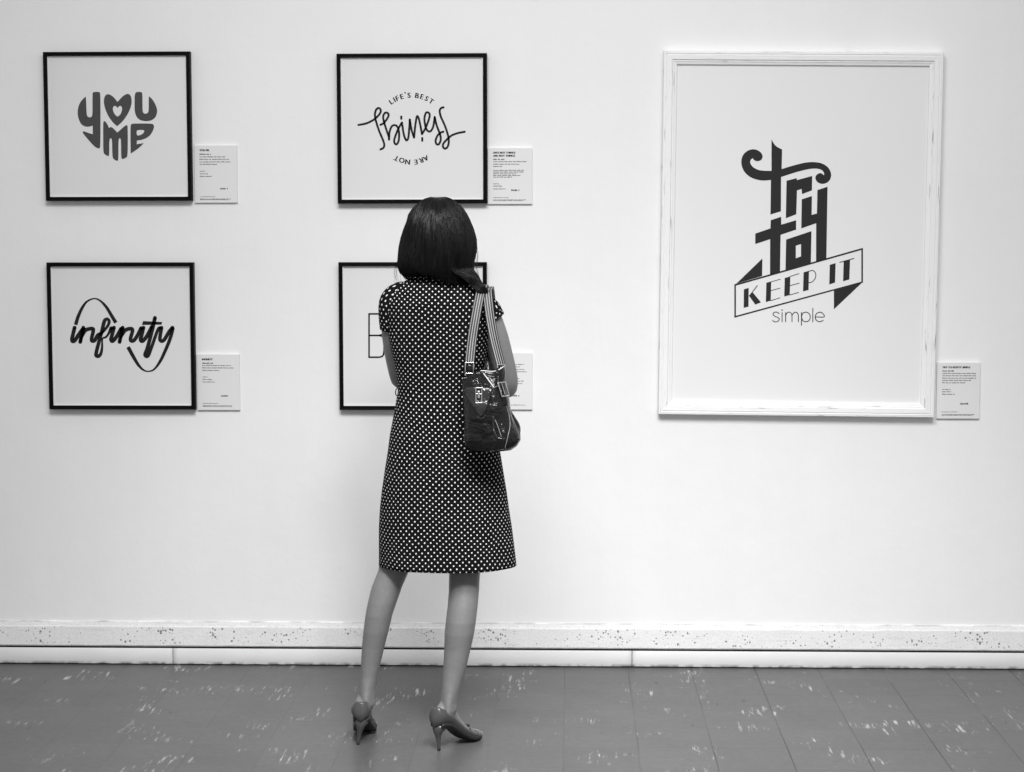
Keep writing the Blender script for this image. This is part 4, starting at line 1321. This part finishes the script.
def make_shoe(side):
    root_l = 'grey high heeled shoe'
    ss = [-0.006, -0.0055, -0.004, -0.002, 0.0, 0.003, 0.006, 0.010, 0.015, 0.02, 0.03, 0.045, 0.06, 0.075, 0.09, 0.105, 0.12, 0.13, 0.139, 0.142, 0.146, 0.152, 0.16, 0.17, 0.18, 0.19, 0.198, 0.205, 0.211, 0.217, 0.222, 0.225]
    bm = bmesh.new()
    loft(bm, [section(side, s) for s in ss], closed=False)
    bmesh.ops.recalc_face_normals(bm, faces=bm.faces)
    sh = obj('shoe', bm, M['shoe'], woman, smooth=True)
    md = sh.modifiers.new('thickness', 'SOLIDIFY')
    md.thickness = 0.002
    md.offset = 0
    # sole
    bm = bmesh.new()
    rr = []
    for s in ss[1:]:
        zb, w = interp(BED, s), interp(WID, s) * (0.88 if s < 0.06 else 0.88 + 0.14 * min(1, (s - 0.06) / 0.05))
        if s < 0.012:
            continue
        rr.append([footpt(side, s, n * w, zb + dz) for n, dz in ((-1, 0.011), (-0.6, 0.002), (0.6, 0.002), (1, 0.011), (0.95, -0.004), (0.5, -0.0065), (-0.5, -0.0065), (-0.95, -0.004))])
    loft(bm, rr)
    bmesh.ops.recalc_face_normals(bm, faces=bm.faces)
    obj('sole', bm, M['shoe_dark'], sh, smooth=True)
    # stiletto heel, flaring into the heel seat
    bm = bmesh.new()
    lean = FEET[side][2]
    rr = []
    for z, s, a, b in ((0.0, 0.025, .0048, .0052), (0.012, 0.0245, .0050, .0055), (0.030, 0.0235, .0062, .0072), (0.046, 0.0225, .0090, .0105), (0.058, 0.0215, .0135, .0150),
                       (0.066, 0.0265, .0195, .0210), (0.074, 0.0305, .0230, .0245), (0.082, 0.033, .0235, .0245)):
        k = max(0, 1 - z / 0.07)
        c = footpt(side, s, 0, z)
        o, d, _ = FEET[side]
        lat = Vector((d.y, -d.x, 0))
        c = c + lat * lean * k
        # a flat breast faces the arch
        rr.append([c + d * (min(0.55, math.sin(t)) * b) + lat * (math.cos(t) * a) for t in [2 * PI * j / 20 for j in range(20)]])
    loft(bm, rr)
    bmesh.ops.recalc_face_normals(bm, faces=bm.faces)
    obj('heel', bm, M['shoe'], sh, smooth=True)
    # bands across the toes and a little knot on the vamp
    for s, sl in ((0.176, .010), (0.186, .009), (0.196, .008)):
        bm = bmesh.new()
        pts = []
        for j in range(17):
            a = -PI * 0.62 + 2 * PI * 0.62 * j / 16 if False else PI * (0.30 + 1.40 * j / 16)
            w = interp(WID, s) + 0.0012
            H = (interp(VAMP, s) + 0.0012) / 2
            nrm_ = math.copysign(abs(math.sin(a)) ** 0.75, math.sin(a)) * w
            pts.append(footpt(side, s + sl * (nrm_ / w) * 0.6, nrm_, interp(BED, s) + H * (1 - math.cos(a))))
        tube(bm, pts, 0.0013, 6, smoothpath=False)
        obj('toe_band', bm, M['shoe_pale'], sh, smooth=True)
    bm = bmesh.new()
    kp = footpt(side, 0.145, 0.006, interp(BED, 0.145) + 0.037)
    ball(bm, kp, (.006, .006, .0055))
    for sg in (-1, 1):
        ball(bm, kp + Vector((sg * .009, 0.001, -0.001)), (.0075, .004, .005))
    obj('bow', bm, M['shoe_dark'], sh, smooth=True)
    return sh


make_shoe('L')
make_shoe('R')

# ------------------------------------------------------------------ handbag
bag = empty('handbag', (-0.24, -1.22, 0.934), "black leather handbag with striped straps hanging from the woman's right shoulder", 'bag')
CY = -1.222
sec = [(-1, -.35), (-.72, -.80), (.25, -1.0), (.55, -.95), (1, -.30), (.97, .55), (.55, .95), (-.6, .95), (-.98, .50)]


def bag_ring(cx, hw, z, dy):
    pts = [(a, b, 0) for a, b in sec]
    P2 = chaikin(pts, 2)
    mx = max(abs(p.x) for p in P2)
    return [Vector((cx + p.x / mx * hw, CY + p.y * dy, z)) for p in P2]


brows = [tuple(r) for r in DATA['BAG']]
dys = [.050, .058, .062, .063, .063, .062, .060, .056, .050, .044, .040]
bm = bmesh.new()
rr = []
for i in range((len(brows) - 1) * 4 + 1):
    cx, hw, z = lerp_rows(brows, i / 4)
    (dy,) = lerp_rows([(d,) for d in dys], i / 4)
    rg = bag_ring(cx, hw, z, dy)
    for p in rg:
        d = Vector((p.x - cx, p.y - CY, 0))
        k = 0.0035 * noise.noise(Vector((p.x * 22, p.y * 22, p.z * 13)))
        p += d.normalized() * k
        # the right bottom corner bulges, the top left sags open
    rr.append(rg)
# slouching mouth: a lip, then down inside
cx, hw, z = brows[-1]
rr.append(bag_ring(cx, hw * 0.93, z + 0.002, dys[-1] * 0.9))
rr.append(bag_ring(cx, hw * 0.86, z - 0.006, dys[-1] * 0.8))
rr.append(bag_ring(cx, hw * 0.75, z - 0.035, dys[-1] * 0.6))
for ring_ in rr[-8:]:
    for p in ring_:
        rel = (p.x - cx) / hw
        p.z += 0.016 * rel + 0.006 * math.cos(rel * 4 + 0.8) - 0.003
rr_lip = [p.copy() for p in rr[-3]]
loft(bm, rr)
bmesh.ops.recalc_face_normals(bm, faces=bm.faces)
bvh = BVHTree.FromBMesh(bm)
obj('bag_body', bm, M['leather'], bag, smooth=True)


def on_bag(x, z, lift=0.001):
    h = bvh.ray_cast(Vector((x, -2.0, z)), Vector((0, 1, 0)))
    if h[0] is None:
        h = bvh.find_nearest(Vector((x, CY, z)))
    return h[0] + (h[1] * lift if h[1].y < 0 else Vector((0, -lift, 0)))


BD = DATA['BD']


def bag_line(name, key, r, mat, lift=0.001, parent=None):
    b2 = bmesh.new()
    pts = catmull([(a, b, 0) for a, b in BD[key]], 5)
    tube(b2, [on_bag(p[0], p[1], lift) for p in pts], r, 6, smoothpath=False)
    return obj(name, b2, mat, parent or bag, smooth=True)


def bag_strip(name, key, w, mat, lift=0.002, parent=None):
    """A flat leather strip following the bag's surface."""
    b2 = bmesh.new()
    pts = catmull([(a, b, 0) for a, b in BD[key]], 5)
    c = [on_bag(p[0], p[1], lift) for p in pts]
    rr2 = []
    for i, p in enumerate(c):
        t = (c[min(i + 1, len(c) - 1)] - c[max(i - 1, 0)]).normalized()
        nrm = Vector((0.5, -1, 0)).normalized()
        s = t.cross(nrm).normalized() * (w / 2)
        rr2.append([p - s, p - s + nrm * .002, p + s + nrm * .002, p + s])
    loft(b2, rr2)
    bmesh.ops.recalc_face_normals(b2, faces=b2.faces)
    return obj(name, b2, mat, parent or bag)


# front flap with its turn lock
bm = bmesh.new()
out2d = chaikin([(a, b, 0) for a, b in BD['flap']], 2)
cx_ = sum(p.x for p in out2d) / len(out2d)
cz_ = sum(p.y for p in out2d) / len(out2d)
rr = []
for k in (1.0, 0.985, 0.93, 0.7, 0.4, 0.12):
    lift = {1.0: 0.0005, 0.985: 0.0035}.get(k, 0.005)
    rr.append([on_bag(cx_ + (p.x - cx_) * k, cz_ + (p.y - cz_) * k, lift) + Vector((0, -0.004 * k * abs(noise.noise(Vector((p.x * 60 * k, p.y * 60 * k, 2)))), 0)) for p in out2d])
loft(bm, rr, False, True)
bmesh.ops.recalc_face_normals(bm, faces=bm.faces)
flap = obj('flap', bm, M['tan'], bag, smooth=True)
lx, lz = BD['lock'][0]
lp = on_bag(lx, lz, 0.006)
bm = bmesh.new()
for sx in (-0.0085, 0.0085):
    box(bm, lp.x + sx - .0016, lp.x + sx + .0016, lp.y - .004, lp.y + .002, lp.z - .022, lp.z + .026, bevel=.0008)
for sz in (-0.020, 0.024, 0.006):
    box(bm, lp.x - .0095, lp.x + .0095, lp.y - .0045, lp.y + .001, lp.z + sz - .0018, lp.z + sz + .0018, bevel=.0008)
box(bm, lp.x - .0035, lp.x + .0035, lp.y - .008, lp.y + .001, lp.z - .006, lp.z + .016, bevel=.0015)
obj('turn_lock', bm, M['metal'], flap)
lip = [p for p in rr_lip if p.y < CY + 0.03 and (p.x - brows[-1][0]) / brows[-1][1] > -0.25]
b2 = bmesh.new()
tube(b2, sorted(lip, key=lambda p: math.atan2(p.y - CY, p.x - brows[-1][0])), 0.0017, 6, smoothpath=False)
obj('rim_piping', b2, M['stitch'], bag, smooth=True)
bag_line('rim_piping', 'rim2', 0.0018, M['stitch'])
bag_line('rim_piping', 'rimL', 0.0018, M['stitch'])
bag_line('side_seam', 'seam', 0.0013, M['shoe_pale'], -0.0004)
bag_line('base_seam', 'base', 0.0017, M['leather'])
bag_line('leather_fold', 'fold', 0.0035, M['tan'], 0.0)
bag_line('zip_pull', 'zipp', 0.0016, M['metal'], 0.003)
belt = bag_strip('side_belt', 'belt', 0.014, M['leather'])
bx_, bz_ = BD['buckle'][0]
bp = on_bag(bx_, bz_, 0.006)
bm = bmesh.new()
ux, uz = Vector((0.78, 0.62, 0.05)).normalized(), Vector((0.28, 0.0, -0.96)).normalized()
cn = [bp + ux * a + uz * b for a, b in ((-.013, -.020), (.013, -.020), (.013, .022), (-.013, .022))]
for a, b in zip(cn, cn[1:] + cn[:1]):
    tube(bm, [a, b], 0.0026, 6, smoothpath=False)
tube(bm, [bp + uz * -.018, bp + uz * .016 + Vector((0, -.003, 0))], 0.0013, 6, smoothpath=False)
obj('buckle', bm, M['metal'], belt, smooth=True)
# the corner of the long side showing beyond the end panel
bm = bmesh.new()
cpts = [(-.215, -1.205, .966), (-.190, -1.18, .970), (-.180, -1.165, .990), (-.190, -1.16, 1.02), (-.205, -1.165, 1.06)]
tube(bm, cpts, [.024, .028, .026, .020, .010], 14, flat=0.8)
obj('corner_gusset', bm, M['leather'], bag, smooth=True)


# striped shoulder straps: over the shoulder and back under the arm
def strap(pts, w, name='strap'):
    pr = catmull([tuple(p) for p in pts], 7)
    path = [Vector(p[:3]) for p in pr]
    ax = [Vector(p[3:6]).normalized() for p in pr]
    bm = bmesh.new()
    lay = bm.loops.layers.uv.verify()
    rr, uv = [], []
    v = 0
    for i, p in enumerate(path):
        t = (path[min(i + 1, len(path) - 1)] - path[max(i - 1, 0)]).normalized()
        s = (ax[i] - t * ax[i].dot(t)).normalized() * (w / 2)
        nn = t.cross(s).normalized() * 0.0013
        if i:
            v += (p - path[i - 1]).length
        rr.append([p - s - nn, p - s * 0.33 - nn, p + s * 0.33 - nn, p + s - nn, p + s + nn, p + s * 0.33 + nn, p - s * 0.33 + nn, p - s + nn])
        uv.append([(0, v), (.333, v), (.667, v), (1, v), (1, v), (.667, v), (.333, v), (0, v), (0, v)])
    loft(bm, rr, uv=uv)
    bmesh.ops.recalc_face_normals(bm, faces=bm.faces)
    return obj(name, bm, M['strap'], bag, smooth=False)


X1 = (1, 0, 0)


def sp(p, ax=X1):
    return tuple(p) + tuple(ax)


sL, sR = PT['strapL'], PT['strapR']
strap([sp(sL[3]), sp(sL[2]), sp(sL[1]), sp(sL[0]), sp((-.272, -1.085, 1.4145)), sp((-.272, -1.04, 1.417)), sp((-.270, -.98, 1.395)), sp((-.265, -.935, 1.33)),
       sp((-.266, -.94, 1.26), (.6, .6, 0)), sp((-.266, -1.0, 1.20), (.1, .6, .8)), sp((-.266, -1.10, 1.17), (.1, .1, 1)), sp((-.266, -1.17, 1.16), (.1, .1, 1))], 0.029)
strap([sp(sR[3], (.85, .5, 0)), sp(sR[2], (.9, .45, 0)), sp(sR[1], (.95, .3, 0)), sp(sR[0]), sp((-.255, -1.085, 1.409)), sp((-.255, -1.04, 1.412)), sp((-.255, -.98, 1.39)),
       sp((-.252, -.93, 1.33)), sp((-.256, -.93, 1.26), (.6, .6, 0)), sp((-.256, -.99, 1.19), (.1, .6, .8)), sp((-.25, -1.10, 1.155), (.1, .1, 1)), sp((-.24, -1.17, 1.15), (.1, .1, 1))], 0.029)
# leather tabs with metal rings where the straps meet the bag
for p, ax in ((sL[3], Vector((1, 0, 0))), (sR[3], Vector((.85, .5, 0)).normalized())):
    bm = bmesh.new()
    c = Vector(p) + Vector((0, -.001, -.012))
    for sg in (-1, 1):
        tube(bm, [c + ax * (.012 * sg) + Vector((0, 0, .016)), c + ax * (.012 * sg) + Vector((0, 0, -.016))], .0022, 6, smoothpath=False)
    tube(bm, [c - ax * .012 + Vector((0, 0, -.016)), c + ax * .012 + Vector((0, 0, -.016))], .0022, 6, smoothpath=False)
    tube(bm, [c - ax * .012 + Vector((0, 0, .016)), c + ax * .012 + Vector((0, 0, .016))], .0022, 6, smoothpath=False)
    obj('strap_ring', bm, M['metal'], bag, smooth=True)
    bm = bmesh.new()
    tube(bm, [c + Vector((0, 0.004, .004)), c + Vector((0, .004, -.02)), c + Vector((0, .010, -.045))], [.009, .010, .008], 8, flat=0.35)
    obj('strap_tab', bm, M['leather'], bag, smooth=True)
